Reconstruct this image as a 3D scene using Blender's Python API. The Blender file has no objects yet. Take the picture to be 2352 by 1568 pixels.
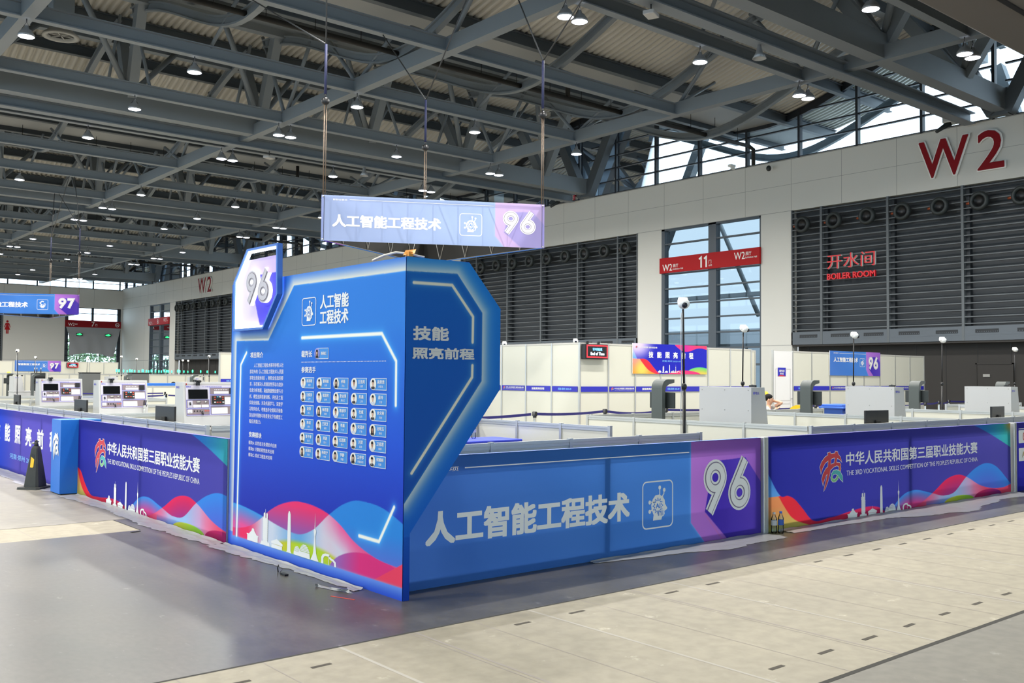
import bpy, bmesh, math, random
import numpy as np
from mathutils import Vector, Matrix
R = math.radians
random.seed(7)
SC = bpy.context.scene
COL = SC.collection

# ------------------------------------------------------------------ camera, world, exposure
# world axes: x runs along the right-hand fence away from the viewer, y along the left-hand fence, z up
F_PX, YAW, PITCH, ROLL, EYE = 2203.2, R(50.06987), R(2.11256), R(0.43697), 1.6
fw = Vector((math.cos(YAW) * math.cos(PITCH), math.sin(YAW) * math.cos(PITCH), math.sin(PITCH)))
rt = Vector((math.sin(YAW), -math.cos(YAW), 0.0))
up = rt.cross(fw)
r2 = rt * math.cos(ROLL) + up * math.sin(ROLL)
u2 = -rt * math.sin(ROLL) + up * math.cos(ROLL)
cam = bpy.data.objects.new('camera', bpy.data.cameras.new('camera'))
COL.objects.link(cam)
cam.matrix_world = Matrix(((r2.x, u2.x, -fw.x, 0), (r2.y, u2.y, -fw.y, 0), (r2.z, u2.z, -fw.z, EYE), (0, 0, 0, 1)))
cam.data.sensor_width = 36.0
cam.data.lens = 36.0 * F_PX / 2352.0
cam.data.clip_start = 0.05
cam.data.clip_end = 1000
SC.camera = cam

world = bpy.data.worlds.new('overcast_sky')
SC.world = world
world.use_nodes = True
bg = world.node_tree.nodes['Background']
bg.inputs[0].default_value = (0.90, 0.95, 1.0, 1)
bg.inputs[1].default_value = 2.9

SC.view_settings.view_transform = 'Standard'
SC.view_settings.look = 'None'
SC.view_settings.gamma = 1.0
SC.view_settings.use_curve_mapping = False
SC.view_settings.exposure = 0.42
SC.cycles.use_denoising = True
SC.cycles.max_bounces = 7
SC.cycles.diffuse_bounces = 4
SC.cycles.glossy_bounces = 3
SC.cycles.transmission_bounces = 6
SC.cycles.transparent_max_bounces = 16
SC.cycles.sample_clamp_indirect = 6.0
SC.cycles.caustics_reflective = False
SC.cycles.caustics_refractive = False
LAMP_POWER = 112.0
LAMP_COL = (1.0, 0.975, 0.925)

# ------------------------------------------------------------------ colour and materials
def lin(c):
    c = np.asarray(c, float)
    return np.where(c <= 0.04045, c / 12.92, ((c + 0.055) / 1.055) ** 2.4)

def rgb(r, g, b):
    v = lin(np.array((r, g, b)) / 255.0)
    return (float(v[0]), float(v[1]), float(v[2]), 1.0)

MATS = {}
def mat(name, col, rough=0.6, metal=0.0, spec=0.5, emit=None, estr=0.0, noise=0.0, nscale=8.0, bump=0.0):
    if name in MATS: return MATS[name]
    m = bpy.data.materials.new(name)
    m.use_nodes = True
    nt = m.node_tree
    b = nt.nodes['Principled BSDF']
    c = rgb(*col)
    b.inputs['Base Color'].default_value = c
    b.inputs['Roughness'].default_value = rough
    b.inputs['Metallic'].default_value = metal
    b.inputs['Specular IOR Level'].default_value = spec
    if emit is not None:
        b.inputs['Emission Color'].default_value = rgb(*emit)
        b.inputs['Emission Strength'].default_value = estr
    if noise > 0 or bump > 0:
        tc = nt.nodes.new('ShaderNodeTexCoord')
        n = nt.nodes.new('ShaderNodeTexNoise')
        n.inputs['Scale'].default_value = nscale
        n.inputs['Detail'].default_value = 5
        nt.links.new(tc.outputs['Object'], n.inputs['Vector'])
        if noise > 0:
            mx = nt.nodes.new('ShaderNodeMix'); mx.data_type = 'RGBA'
            k0 = tuple(x * (1 - noise) for x in c[:3]) + (1,)
            k1 = tuple(min(1, x * (1 + noise)) for x in c[:3]) + (1,)
            mx.inputs[6].default_value = k0; mx.inputs[7].default_value = k1
            nt.links.new(n.outputs['Fac'], mx.inputs[0])
            nt.links.new(mx.outputs[2], b.inputs['Base Color'])
        if bump > 0:
            bp = nt.nodes.new('ShaderNodeBump'); bp.inputs['Strength'].default_value = bump
            bp.inputs['Distance'].default_value = 0.02
            nt.links.new(n.outputs['Fac'], bp.inputs['Height'])
            nt.links.new(bp.outputs['Normal'], b.inputs['Normal'])
    MATS[name] = m
    return m

def glass(name, tint, refl=0.10, rough=0.02):
    if name in MATS: return MATS[name]
    m = bpy.data.materials.new(name); m.use_nodes = True
    nt = m.node_tree; nt.nodes.clear()
    o = nt.nodes.new('ShaderNodeOutputMaterial')
    t = nt.nodes.new('ShaderNodeBsdfTransparent'); t.inputs[0].default_value = rgb(*tint)
    g = nt.nodes.new('ShaderNodeBsdfGlossy'); g.inputs['Roughness'].default_value = rough
    g.inputs[0].default_value = (0.85, 0.92, 1, 1)
    mx = nt.nodes.new('ShaderNodeMixShader')
    fr = nt.nodes.new('ShaderNodeFresnel'); fr.inputs[0].default_value = 1.45
    nt.links.new(fr.outputs[0], mx.inputs[0])
    nt.links.new(t.outputs[0], mx.inputs[1]); nt.links.new(g.outputs[0], mx.inputs[2])
    nt.links.new(mx.outputs[0], o.inputs[0])
    MATS[name] = m
    return m

def print_mat(name, translucent=0.0, rough=0.45, spec=0.4):
    """printed surface: base colour from the print's own colour attribute"""
    if name in MATS: return MATS[name]
    m = bpy.data.materials.new(name); m.use_nodes = True
    nt = m.node_tree
    b = nt.nodes['Principled BSDF']
    a = nt.nodes.new('ShaderNodeAttribute'); a.attribute_name = 'print'
    nt.links.new(a.outputs['Color'], b.inputs['Base Color'])
    b.inputs['Roughness'].default_value = rough
    b.inputs['Specular IOR Level'].default_value = spec
    if translucent > 0:
        o = nt.nodes['Material Output']
        t = nt.nodes.new('ShaderNodeBsdfTranslucent')
        nt.links.new(a.outputs['Color'], t.inputs[0])
        mx = nt.nodes.new('ShaderNodeMixShader'); mx.inputs[0].default_value = translucent
        nt.links.new(b.outputs[0], mx.inputs[1]); nt.links.new(t.outputs[0], mx.inputs[2])
        nt.links.new(mx.outputs[0], o.inputs[0])
    MATS[name] = m
    return m

# ------------------------------------------------------------------ objects
def tag(o, label=None, cat=None, group=None, kind=None):
    if label: o['label'] = label
    if cat: o['category'] = cat
    if group: o['group'] = group
    if kind: o['kind'] = kind
    return o

def thing(name, label, cat, loc=(0, 0, 0), rz=0.0, group=None, kind=None):
    o = bpy.data.objects.new(name, None)
    COL.objects.link(o)
    o.empty_display_size = 0.2
    o.location = loc
    o.rotation_euler = (0, 0, rz)
    return tag(o, label, cat, group, kind)

def copy_tree(o, parent=None):
    c = o.copy(); COL.objects.link(c)
    c.parent = parent
    if parent is not None: c.matrix_parent_inverse = o.matrix_parent_inverse.copy()
    for ch in o.children: copy_tree(ch, c)
    return c

class MB:
    def __init__(s): s.v = []; s.f = []; s.m = []; s.sm = []
    def add(s, vs, fs, mi=0, smooth=False):
        o = len(s.v); s.v += [tuple(p) for p in vs]
        for f in fs:
            s.f.append([i + o for i in f]); s.m.append(mi); s.sm.append(smooth)
        return s
    def box(s, x0, y0, z0, x1, y1, z1, mi=0):
        x0, x1 = min(x0, x1), max(x0, x1); y0, y1 = min(y0, y1), max(y0, y1); z0, z1 = min(z0, z1), max(z0, z1)
        v = [(x0, y0, z0), (x1, y0, z0), (x1, y1, z0), (x0, y1, z0), (x0, y0, z1), (x1, y0, z1), (x1, y1, z1), (x0, y1, z1)]
        return s.add(v, [(0, 3, 2, 1), (4, 5, 6, 7), (0, 1, 5, 4), (1, 2, 6, 5), (2, 3, 7, 6), (3, 0, 4, 7)], mi)
    def bbox(s, x0, y0, z0, x1, y1, z1, b=0.01, mi=0):
        """box with chamfered edges"""
        bm = bmesh.new()
        bmesh.ops.create_cube(bm, size=1.0)
        bmesh.ops.scale(bm, vec=(abs(x1 - x0), abs(y1 - y0), abs(z1 - z0)), verts=bm.verts)
        bmesh.ops.translate(bm, vec=((x0 + x1) / 2, (y0 + y1) / 2, (z0 + z1) / 2), verts=bm.verts)
        bmesh.ops.bevel(bm, geom=list(bm.edges), offset=b, segments=2, affect='EDGES', profile=0.5)
        return s.bm(bm, mi)
    def bm(s, bm, mi=0, smooth=False):
        bm.verts.index_update()
        s.add([v.co[:] for v in bm.verts], [[v.index for v in f.verts] for f in bm.faces], mi, smooth)
        bm.free(); return s
    def beam(s, p0, p1, w, h, upv=(0, 0, 1), mi=0):
        p0 = Vector(p0); p1 = Vector(p1); d = (p1 - p0).normalized()
        u = Vector(upv)
        if abs(d.dot(u)) > 0.98: u = Vector((1, 0, 0))
        a = d.cross(u).normalized(); b = a.cross(d).normalized()
        v = []
        for p in (p0, p1):
            for i, j in ((-1, -1), (1, -1), (1, 1), (-1, 1)): v.append(p + a * (i * w / 2) + b * (j * h / 2))
        return s.add(v, [(0, 1, 2, 3), (7, 6, 5, 4), (0, 4, 5, 1), (1, 5, 6, 2), (2, 6, 7, 3), (3, 7, 4, 0)], mi)
    def ibeam(s, p0, p1, w, h, t=0.03, mi=0):
        p0 = Vector(p0); p1 = Vector(p1); z = Vector((0, 0, 1))
        s.beam(p0 - z * (h / 2 - t / 2), p1 - z * (h / 2 - t / 2), w, t, mi=mi)
        s.beam(p0 + z * (h / 2 - t / 2), p1 + z * (h / 2 - t / 2), w, t, mi=mi)
        return s.beam(p0, p1, t * 1.3, h - 2 * t, mi=mi)
    def tube(s, pts, r, n=8, mi=0, cap=True):
        pts = [Vector(p) for p in pts]; rr = r if isinstance(r, (list, tuple)) else [r] * len(pts)
        v = []; prev = None
        for i, p in enumerate(pts):
            d = (pts[min(i + 1, len(pts) - 1)] - pts[max(i - 1, 0)]).normalized()
            if prev is None:
                a = d.cross(Vector((0, 0, 1)))
                if a.length < 1e-3: a = d.cross(Vector((1, 0, 0)))
            else: a = prev - d * prev.dot(d)
            a.normalize(); prev = a; b = d.cross(a)
            for k in range(n):
                t = 2 * math.pi * k / n
                v.append(p + (a * math.cos(t) + b * math.sin(t)) * rr[i])
        f = []
        for i in range(len(pts) - 1):
            for k in range(n):
                f.append((i * n + k, i * n + (k + 1) % n, (i + 1) * n + (k + 1) % n, (i + 1) * n + k))
        s.add(v, f, mi, True)
        if cap:
            o = len(s.v) - len(v)
            s.f.append([o + k for k in range(n)][::-1]); s.m.append(mi); s.sm.append(False)
            s.f.append([o + (len(pts) - 1) * n + k for k in range(n)]); s.m.append(mi); s.sm.append(False)
        return s
    def lathe(s, prof, c=(0, 0, 0), ax='z', n=20, mi=0, smooth=True):
        v = []; f = []
        for r, h in prof:
            for k in range(n):
                t = 2 * math.pi * k / n; a, b = r * math.cos(t), r * math.sin(t)
                p = {'z': (a, b, h), 'x': (h, a, b), 'y': (b, h, a)}[ax]
                v.append((p[0] + c[0], p[1] + c[1], p[2] + c[2]))
        for i in range(len(prof) - 1):
            for k in range(n):
                f.append((i * n + k, i * n + (k + 1) % n, (i + 1) * n + (k + 1) % n, (i + 1) * n + k))
        return s.add(v, f, mi, smooth)
    def ball(s, c, r, sc=(1, 1, 1), n=12, mi=0):
        pr = [(math.sin(math.pi * i / n) * r, -math.cos(math.pi * i / n) * r) for i in range(n + 1)]
        pr[0] = (0.0005, -r); pr[-1] = (0.0005, r)
        o = len(s.v); s.lathe(pr, (0, 0, 0), 'z', n * 2, mi)
        for i in range(o, len(s.v)):
            p = s.v[i]; s.v[i] = (p[0] * sc[0] + c[0], p[1] * sc[1] + c[1], p[2] * sc[2] + c[2])
        return s
    def poly(s, pts3, mi=0): return s.add(pts3, [list(range(len(pts3)))], mi)
    def prism(s, pts2, fn, d0, d1, mi=0, side=None):
        """outline in (u,v), extruded between depths d0 and d1 through fn(u,v,d)"""
        n = len(pts2)
        v = [fn(u, w, d0) for u, w in pts2] + [fn(u, w, d1) for u, w in pts2]
        s.add(v, [list(range(n)), list(range(2 * n - 1, n - 1, -1))], mi)
        o = len(s.v) - 2 * n
        for i in range(n):
            j = (i + 1) % n
            s.f.append([o + i, o + n + i, o + n + j, o + j]); s.m.append(mi if side is None else side); s.sm.append(False)
        return s
    def build(s, name, mats, parent=None, smooth=None):
        me = bpy.data.meshes.new(name)
        me.from_pydata(s.v, [], s.f)
        if not isinstance(mats, (list, tuple)): mats = [mats]
        for m in mats: me.materials.append(m)
        me.polygons.foreach_set('material_index', s.m)
        me.polygons.foreach_set('use_smooth', [bool(x) if smooth is None else smooth for x in s.sm])
        bm = bmesh.new(); bm.from_mesh(me)
        bmesh.ops.recalc_face_normals(bm, faces=bm.faces)
        bm.to_mesh(me); bm.free()
        me.update()
        o = bpy.data.objects.new(name, me)
        COL.objects.link(o)
        if parent is not None: o.parent = parent
        return o

def struct(name, mb, mats, parent=None, label=None):
    o = mb.build(name, mats, parent)
    if parent is None: o['kind'] = 'structure'
    if label: o['label'] = label
    return o

# ------------------------------------------------------------------ lettering
_TXT = {}
def text_shape(s, bold=0.0):
    """flat glyph outlines of a string, normalised to the unit square"""
    k = (s, bold)
    if k in _TXT: return _TXT[k]
    cu = bpy.data.curves.new('t', 'FONT'); cu.body = s; cu.size = 1.0
    cu.offset = bold; cu.resolution_u = 3; cu.dimensions = '2D'; cu.fill_mode = 'BOTH'
    ob = bpy.data.objects.new('t', cu); COL.objects.link(ob)
    dg = bpy.context.evaluated_depsgraph_get()
    me = bpy.data.meshes.new_from_object(ob.evaluated_get(dg))
    v = np.array([p.co[:2] for p in me.vertices]) if len(me.vertices) else np.zeros((3, 2))
    f = [list(p.vertices) for p in me.polygons]
    bpy.data.objects.remove(ob); bpy.data.curves.remove(cu); bpy.data.meshes.remove(me)
    lo = v.min(0); hi = v.max(0)
    out = ((v - lo) / np.maximum(hi - lo, 1e-6), f, float((hi - lo)[0] / max((hi - lo)[1], 1e-6)))
    _TXT[k] = out
    return out

def put_text(mb, s, fn, u0, v0, u1, v1, bold=0.02, mi=0, d=0.0, rnd=False):
    """lettering fitted to a rectangle; heavier weights by shifted copies of the strokes"""
    v, f, asp = text_shape(s)
    if u1 is None: u1 = u0 + (v1 - v0) * asp
    e = bold * (v1 - v0) * 1.15
    if bold < 0.006: sh = [(0, 0)]
    elif bold < 0.016: sh = [(-0.7, 0), (0.7, 0)]
    elif bold < 0.026: sh = [(-1, -0.6), (1, -0.6), (1, 0.6), (-1, 0.6)]
    elif rnd: sh = [(math.cos(k * math.pi / 8), math.sin(k * math.pi / 8)) for k in range(16)]
    else: sh = [(-1, -0.75), (0, -0.75), (1, -0.75), (-1, 0.75), (0, 0.75), (1, 0.75), (-1, 0), (1, 0)]
    for q, (a, b) in enumerate(sh):
        mb.add([fn(u0 + e + p[0] * (u1 - u0 - 2 * e) + a * e, v0 + e + p[1] * (v1 - v0 - 2 * e) + b * e, d + q * 1e-4) for p in v], f, mi)

def put_text3d(mb, s, fn, u0, v0, u1, v1, d0, d1, bold=0.02, mi=0, side=None):
    v, f, asp = text_shape(s)
    n = len(v)
    e = bold * (v1 - v0)
    cnt = {}
    for g in f:
        for i in range(len(g)):
            k = (g[i], g[(i + 1) % len(g)]); cnt.setdefault(tuple(sorted(k)), []).append(k)
    rim = [l[0] for l in cnt.values() if len(l) == 1]
    sh = [(0, 0)] if bold < 0.015 else [(math.cos(k * math.pi / 4), math.sin(k * math.pi / 4)) for k in range(8)]
    for q, (a, b) in enumerate(sh):
        P = [(u0 + e + p[0] * (u1 - u0 - 2 * e) + a * e, v0 + e + p[1] * (v1 - v0 - 2 * e) + b * e) for p in v]
        mb.add([fn(x, y, d1 + q * 1e-4) for x, y in P], f, mi)
        o = len(mb.v)
        mb.v += [tuple(fn(x, y, d0)) for x, y in P] + [tuple(fn(x, y, d1)) for x, y in P]
        for i, j in rim:
            mb.f.append([o + i, o + j, o + n + j, o + n + i]); mb.m.append(mi if side is None else side); mb.sm.append(False)

def plane(o, du, dv, dn):
    """placement on a panel: (u, v, depth towards the viewer) to world"""
    o, du, dv, dn = (Vector(x) for x in (o, du, dv, dn))
    return lambda u, v, d=0.0: tuple(o + du * u + dv * v + dn * d)

def ribbon(mb, pts, w, fn, mi=0, d=0.0, closed=False, rise=0.0):
    """flat line of constant width through 2D points"""
    P = [Vector(p) for p in pts]; n = len(P); a = []; b = []
    for i in range(n):
        q0 = P[(i - 1) % n] if (closed or i > 0) else P[i]
        q1 = P[(i + 1) % n] if (closed or i < n - 1) else P[i]
        d0 = (P[i] - q0); d1 = (q1 - P[i])
        if d0.length < 1e-9: d0 = d1
        if d1.length < 1e-9: d1 = d0
        t = (d0.normalized() + d1.normalized())
        if t.length < 1e-6: t = d0
        t.normalize(); nn = Vector((-t.y, t.x)); k = 1.0 / max(0.4, nn.dot(Vector((-d0.normalized().y, d0.normalized().x))))
        a.append(P[i] + nn * (w / 2 * k)); b.append(P[i] - nn * (w / 2 * k))
    vs = [fn(p.x, p.y, d + rise * i / n) for i, p in enumerate(a)] + [fn(p.x, p.y, d + rise * i / n) for i, p in enumerate(b)]
    fs = [(i, i + 1, n + i + 1, n + i) for i in range(n - 1)]
    if closed: fs.append((n - 1, 0, n, 2 * n - 1))
    mb.add(vs, fs, mi)

def disc(mb, c, rx, ry, fn, mi=0, d=0.0, n=20, a0=0.0, a1=2 * math.pi):
    mb.poly([fn(c[0] + rx * math.cos(a0 + (a1 - a0) * k / n), c[1] + ry * math.sin(a0 + (a1 - a0) * k / n), d) for k in range(n if a1 - a0 > 6.2 else n + 1)], mi)

def rrect(u0, v0, u1, v1, r, n=5):
    P = []
    for cx, cy, a in ((u1 - r, v0 + r, -90), (u1 - r, v1 - r, 0), (u0 + r, v1 - r, 90), (u0 + r, v0 + r, 180)):
        for k in range(n + 1):
            t = R(a + 90 * k / n); P.append((cx + r * math.cos(t), cy + r * math.sin(t)))
    return P

# ------------------------------------------------------------------ printed artwork (colour attribute on a fine grid)
def paint(name, fn, W, Hh, nu, nv, place, parent, mt, wmax=None):
    """grid over a W x Hh panel; fn(U,V)->sRGB(0-255) array; place(u,v,d)"""
    u = np.linspace(0, 1, nu + 1); v = np.linspace(0, 1, nv + 1)
    U, V = np.meshgrid(u, v)
    acc = 0.0                                    # 3 x 3 samples per vertex keep printed edges clean
    for a in (-0.33, 0.0, 0.33):
        for b in (-0.33, 0.0, 0.33):
            Vs = np.clip(V + a / nv, 0, 1) * Hh; Us = np.clip(U + b / nu, 0, 1) * (W if wmax is None else wmax(Vs))
            acc = acc + lin(np.clip(fn(Us, Vs) / 255.0, 0, 1))
    V = V * Hh
    U = U * (W if wmax is None else wmax(V))
    col = (acc / 9.0).reshape(-1, 3)
    o = np.array(place(0, 0, 0)); a = np.array(place(1, 0, 0)) - o; b = np.array(place(0, 1, 0)) - o
    P = o + U.reshape(-1, 1) * a + V.reshape(-1, 1) * b
    i = np.arange((nu + 1) * nv).reshape(nv, nu + 1)[:, :-1].ravel()
    q = np.stack([i, i + 1, i + nu + 2, i + nu + 1], 1)
    me = bpy.data.meshes.new(name)
    me.vertices.add(len(P)); me.vertices.foreach_set('co', P.astype(np.float32).ravel())
    me.loops.add(q.size); me.loops.foreach_set('vertex_index', q.ravel().astype(np.int32))
    me.polygons.add(len(q)); me.polygons.foreach_set('loop_start', np.arange(0, q.size, 4, dtype=np.int32))
    me.polygons.foreach_set('loop_total', np.full(len(q), 4, dtype=np.int32))
    me.update(calc_edges=True)
    at = me.color_attributes.new('print', 'FLOAT_COLOR', 'POINT')
    at.data.foreach_set('color', np.concatenate([col, np.ones((len(col), 1))], 1).astype(np.float32).ravel())
    me.materials.append(mt)
    ob = bpy.data.objects.new(name, me); COL.objects.link(ob)
    ob.parent = parent
    return ob

def mixc(a, b, t):
    t = np.clip(t, 0, 1)[..., None]
    return np.asarray(a, float) * (1 - t) + np.asarray(b, float) * t
def const(U, c): return np.ones(U.shape + (3,)) * np.array(c, float)
def ss(e0, e1, x):
    t = np.clip((x - e0) / (e1 - e0), 0, 1); return t * t * (3 - 2 * t)
def curve(pts, U):
    """smooth monotone-friendly interpolation through points"""
    x = np.array([p[0] for p in pts], float); y = np.array([p[1] for p in pts], float)
    d = np.gradient(y, x)
    s = np.diff(y) / np.diff(x)
    for i in range(len(d)):
        l = s[i - 1] if i > 0 else s[0]; r = s[i] if i < len(s) else s[-1]
        d[i] = 0 if l * r <= 0 and 0 < i < len(s) else (l + r) / 2
    k = np.clip(np.searchsorted(x, U) - 1, 0, len(x) - 2)
    h = x[k + 1] - x[k]; t = np.clip((U - x[k]) / h, 0, 1)
    return ((1 + 2 * t) * (1 - t) ** 2 * y[k] + t * (1 - t) ** 2 * h * d[k] + t * t * (3 - 2 * t) * y[k + 1] + t * t * (t - 1) * h * d[k + 1])
def segdist(U, V, pts):
    D = np.full(U.shape, 1e9)
    for (x0, y0), (x1, y1) in zip(pts[:-1], pts[1:]):
        dx, dy = x1 - x0, y1 - y0; L = dx * dx + dy * dy
        t = np.clip(((U - x0) * dx + (V - y0) * dy) / L, 0, 1)
        D = np.minimum(D, np.hypot(U - x0 - t * dx, V - y0 - t * dy))
    return D
def inside(U, V, poly):
    c = np.zeros(U.shape, bool); n = len(poly)
    for i in range(n):
        x0, y0 = poly[i]; x1, y1 = poly[(i + 1) % n]
        if y0 == y1: continue
        h = ((y0 > V) != (y1 > V)) & (U < (x1 - x0) * (V - y0) / (y1 - y0) + x0)
        c ^= h
    return c
def over(C, c, a):
    return C * (1 - a[..., None]) + (np.asarray(c, float) * a[..., None])

# ================================================================== materials
M = dict(
    steel=mat('painted_steel', (122, 131, 138), 0.45, 0.0, 0.5, noise=0.08, nscale=0.7),
    steel_d=mat('dark_steel', (84, 92, 98), 0.5, noise=0.08, nscale=0.7),
    steel_l=mat('pale_steel', (150, 152, 150), 0.5),
    gutter=mat('gutter_sheet', (150, 154, 155), 0.6, noise=0.06, nscale=0.5),
    deck=mat('deck_sheet', (194, 192, 184), 0.55, noise=0.05, nscale=0.6),
    wall=mat('wall_panel', (214, 212, 204), 0.6, noise=0.02, nscale=0.4),
    seam=mat('panel_seam', (150, 150, 146), 0.8),
    louver=mat('louver_slat', (92, 97, 100), 0.45),
    louver_back=mat('louver_back', (50, 54, 58), 0.6),
    fascia=mat('grille_fascia', (88, 95, 102), 0.45),
    dark=mat('dark_recess', (42, 39, 36), 0.7),
    black=mat('black_plastic', (22, 22, 24), 0.4),
    rubber=mat('black_rubber', (30, 30, 28), 0.75),
    frame=mat('window_frame', (72, 80, 88), 0.4),
    framed=mat('clerestory_frame', (38, 44, 52), 0.45),
    white=mat('white_laminate', (214, 212, 197), 0.45),
    whitep=mat('white_metal', (184, 184, 183), 0.35),
    alu=mat('aluminium', (196, 197, 194), 0.35, 0.55),
    red=mat('sign_red', (172, 14, 20), 0.5, spec=0.2),
    dred=mat('letter_red', (136, 14, 24), 0.5, spec=0.2),
    lwhite=mat('letter_white', (238, 236, 232), 0.5),
    charcoal=mat('charcoal_metal', (74, 80, 78), 0.45),
    charcoal_d=mat('charcoal_dark', (40, 46, 46), 0.5),
    chrome=mat('chrome', (205, 203, 198), 0.18, 0.9),
    belt=mat('navy_belt', (38, 34, 110), 0.7),
    bluecloth=mat('blue_tablecloth', (52, 70, 205), 0.7),
    binblue=mat('bin_blue', (40, 82, 160), 0.45),
    yellow=mat('yellow_plastic', (240, 205, 40), 0.45),
    bandblue=mat('band_blue', (40, 42, 176), 0.5),
    cyan=mat('light_blue_ink', (120, 180, 240), 0.5),
    lamp_body=mat('lamp_housing', (160, 164, 168), 0.35, 0.5),
    lamp_lens=mat('lamp_lens', (255, 250, 245), 0.4, emit=(240, 242, 255), estr=9.0),
    rod=mat('hanger_rod', (60, 62, 64), 0.5),
    chain=mat('hoist_chain', (120, 104, 90), 0.45, 0.5),
    cam=mat('camera_white', (240, 240, 236), 0.3),
    lens=mat('camera_lens', (24, 28, 40), 0.1),
    skin=mat('skin', (206, 160, 132), 0.55),
    hair=mat('hair', (20, 18, 18), 0.7, spec=0.2),
    shirt=mat('grey_shirt', (196, 196, 190), 0.8),
    sheet=mat('floor_sheet', (156, 155, 153), 0.35, spec=0.4, noise=0.06, nscale=5, bump=0.5),
    screen=mat('screen_glass', (8, 9, 12), 0.12),
    exit_green=mat('exit_green', (40, 200, 100), 0.5, emit=(40, 235, 110), estr=2.2),
    green_glow=mat('green_lamp', (60, 220, 130), 0.4, emit=(30, 225, 130), estr=5.0),
    orange_glow=mat('orange_lamp', (250, 200, 120), 0.4, emit=(255, 190, 110), estr=5.0),
    led_red=mat('led_red', (230, 40, 50), 0.4, emit=(240, 36, 48), estr=1.6),
    led_white=mat('led_white', (230, 240, 255), 0.4, emit=(225, 240, 255), estr=2.5),
    led_cyan=mat('led_cyan', (120, 190, 255), 0.4, emit=(110, 190, 255), estr=2.0),
    neon=mat('neon_white', (250, 250, 255), 0.4, emit=(232, 236, 255), estr=4.0),
)
M['glass_hi'] = glass('clerestory_glass', (214, 236, 250))
M['glass_gate'] = glass('gate_glass', (112, 128, 138))
M['clear'] = glass('bottle_plastic', (232, 238, 244))

def concrete(name, c1, c2, rough, spec=0.4, scl=1.0, stretch=(1, 1, 1), bump=0.08):
    m = bpy.data.materials.new(name); m.use_nodes = True
    nt = m.node_tree; b = nt.nodes['Principled BSDF']; L = nt.links.new
    tc = nt.nodes.new('ShaderNodeTexCoord'); mp = nt.nodes.new('ShaderNodeMapping')
    mp.inputs['Scale'].default_value = stretch
    L(tc.outputs['Object'], mp.inputs['Vector'])
    n1 = nt.nodes.new('ShaderNodeTexNoise'); n1.inputs['Scale'].default_value = 0.9 * scl; n1.inputs['Detail'].default_value = 8; n1.inputs['Roughness'].default_value = 0.62
    n2 = nt.nodes.new('ShaderNodeTexNoise'); n2.inputs['Scale'].default_value = 14 * scl; n2.inputs['Detail'].default_value = 6
    n3 = nt.nodes.new('ShaderNodeTexNoise'); n3.inputs['Scale'].default_value = 5 * scl; n3.inputs['Detail'].default_value = 9; n3.inputs['Roughness'].default_value = 0.7
    for n in (n1, n2, n3): L(mp.outputs[0], n.inputs['Vector'])
    r1 = nt.nodes.new('ShaderNodeValToRGB')
    r1.color_ramp.elements[0].position = 0.32; r1.color_ramp.elements[0].color = rgb(*c1)
    r1.color_ramp.elements[1].position = 0.68; r1.color_ramp.elements[1].color = rgb(*c2)
    L(n1.outputs['Fac'], r1.inputs[0])
    mx = nt.nodes.new('ShaderNodeMix'); mx.data_type = 'RGBA'; mx.blend_type = 'MULTIPLY'; mx.inputs[0].default_value = 0.5
    r2_ = nt.nodes.new('ShaderNodeValToRGB')
    r2_.color_ramp.elements[0].position = 0.35; r2_.color_ramp.elements[0].color = (0.72, 0.72, 0.72, 1)
    r2_.color_ramp.elements[1].position = 0.62; r2_.color_ramp.elements[1].color = (1, 1, 1, 1)
    L(n2.outputs['Fac'], r2_.inputs[0]); L(r1.outputs[0], mx.inputs[6]); L(r2_.outputs[0], mx.inputs[7])
    # pale scuffs
    r3 = nt.nodes.new('ShaderNodeValToRGB')
    r3.color_ramp.elements[0].position = 0.62; r3.color_ramp.elements[0].color = (0, 0, 0, 1)
    r3.color_ramp.elements[1].position = 0.70; r3.color_ramp.elements[1].color = (0.5, 0.5, 0.5, 1)
    L(n3.outputs['Fac'], r3.inputs[0])
    m2 = nt.nodes.new('ShaderNodeMix'); m2.data_type = 'RGBA'
    L(r3.outputs[0], m2.inputs[0]); L(mx.outputs[2], m2.inputs[6]); m2.inputs[7].default_value = rgb(*[min(255, x + 50) for x in c2])
    L(m2.outputs[2], b.inputs['Base Color'])
    mr = nt.nodes.new('ShaderNodeMapRange'); mr.inputs['To Min'].default_value = rough * 0.75; mr.inputs['To Max'].default_value = rough * 1.35
    L(n1.outputs['Fac'], mr.inputs['Value']); L(mr.outputs[0], b.inputs['Roughness'])
    b.inputs['Specular IOR Level'].default_value = spec
    bp = nt.nodes.new('ShaderNodeBump'); bp.inputs['Strength'].default_value = bump; bp.inputs['Distance'].default_value = 0.01
    L(n2.outputs['Fac'], bp.inputs['Height']); L(bp.outputs[0], b.inputs['Normal'])
    MATS[name] = m
    return m
M['conc_dark'] = concrete('polished_concrete', (72, 70, 64), (98, 94, 86), 0.30, 0.40, 1.3, (1.6, 0.8, 1), 0.012)
M['conc_light'] = concrete('trench_cover_concrete', (150, 142, 122), (164, 156, 136), 0.55, 0.3, 0.7, bump=0.05)
M['conc_mid'] = concrete('worn_concrete', (118, 113, 103), (146, 140, 128), 0.45, 0.4, 0.9, (0.6, 1.5, 1), 0.03)
M['conc_grey'] = concrete('grey_concrete', (114, 110, 99), (128, 124, 112), 0.5, 0.3, 0.8)
M['groove'] = mat('floor_groove', (58, 56, 50), 0.9)
M['joint'] = mat('floor_joint', (150, 142, 132), 0.8)
M['jointl'] = mat('floor_joint_pale', (168, 162, 150), 0.8)
M['slot'] = mat('lifting_slot', (74, 68, 58), 0.9)

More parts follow.
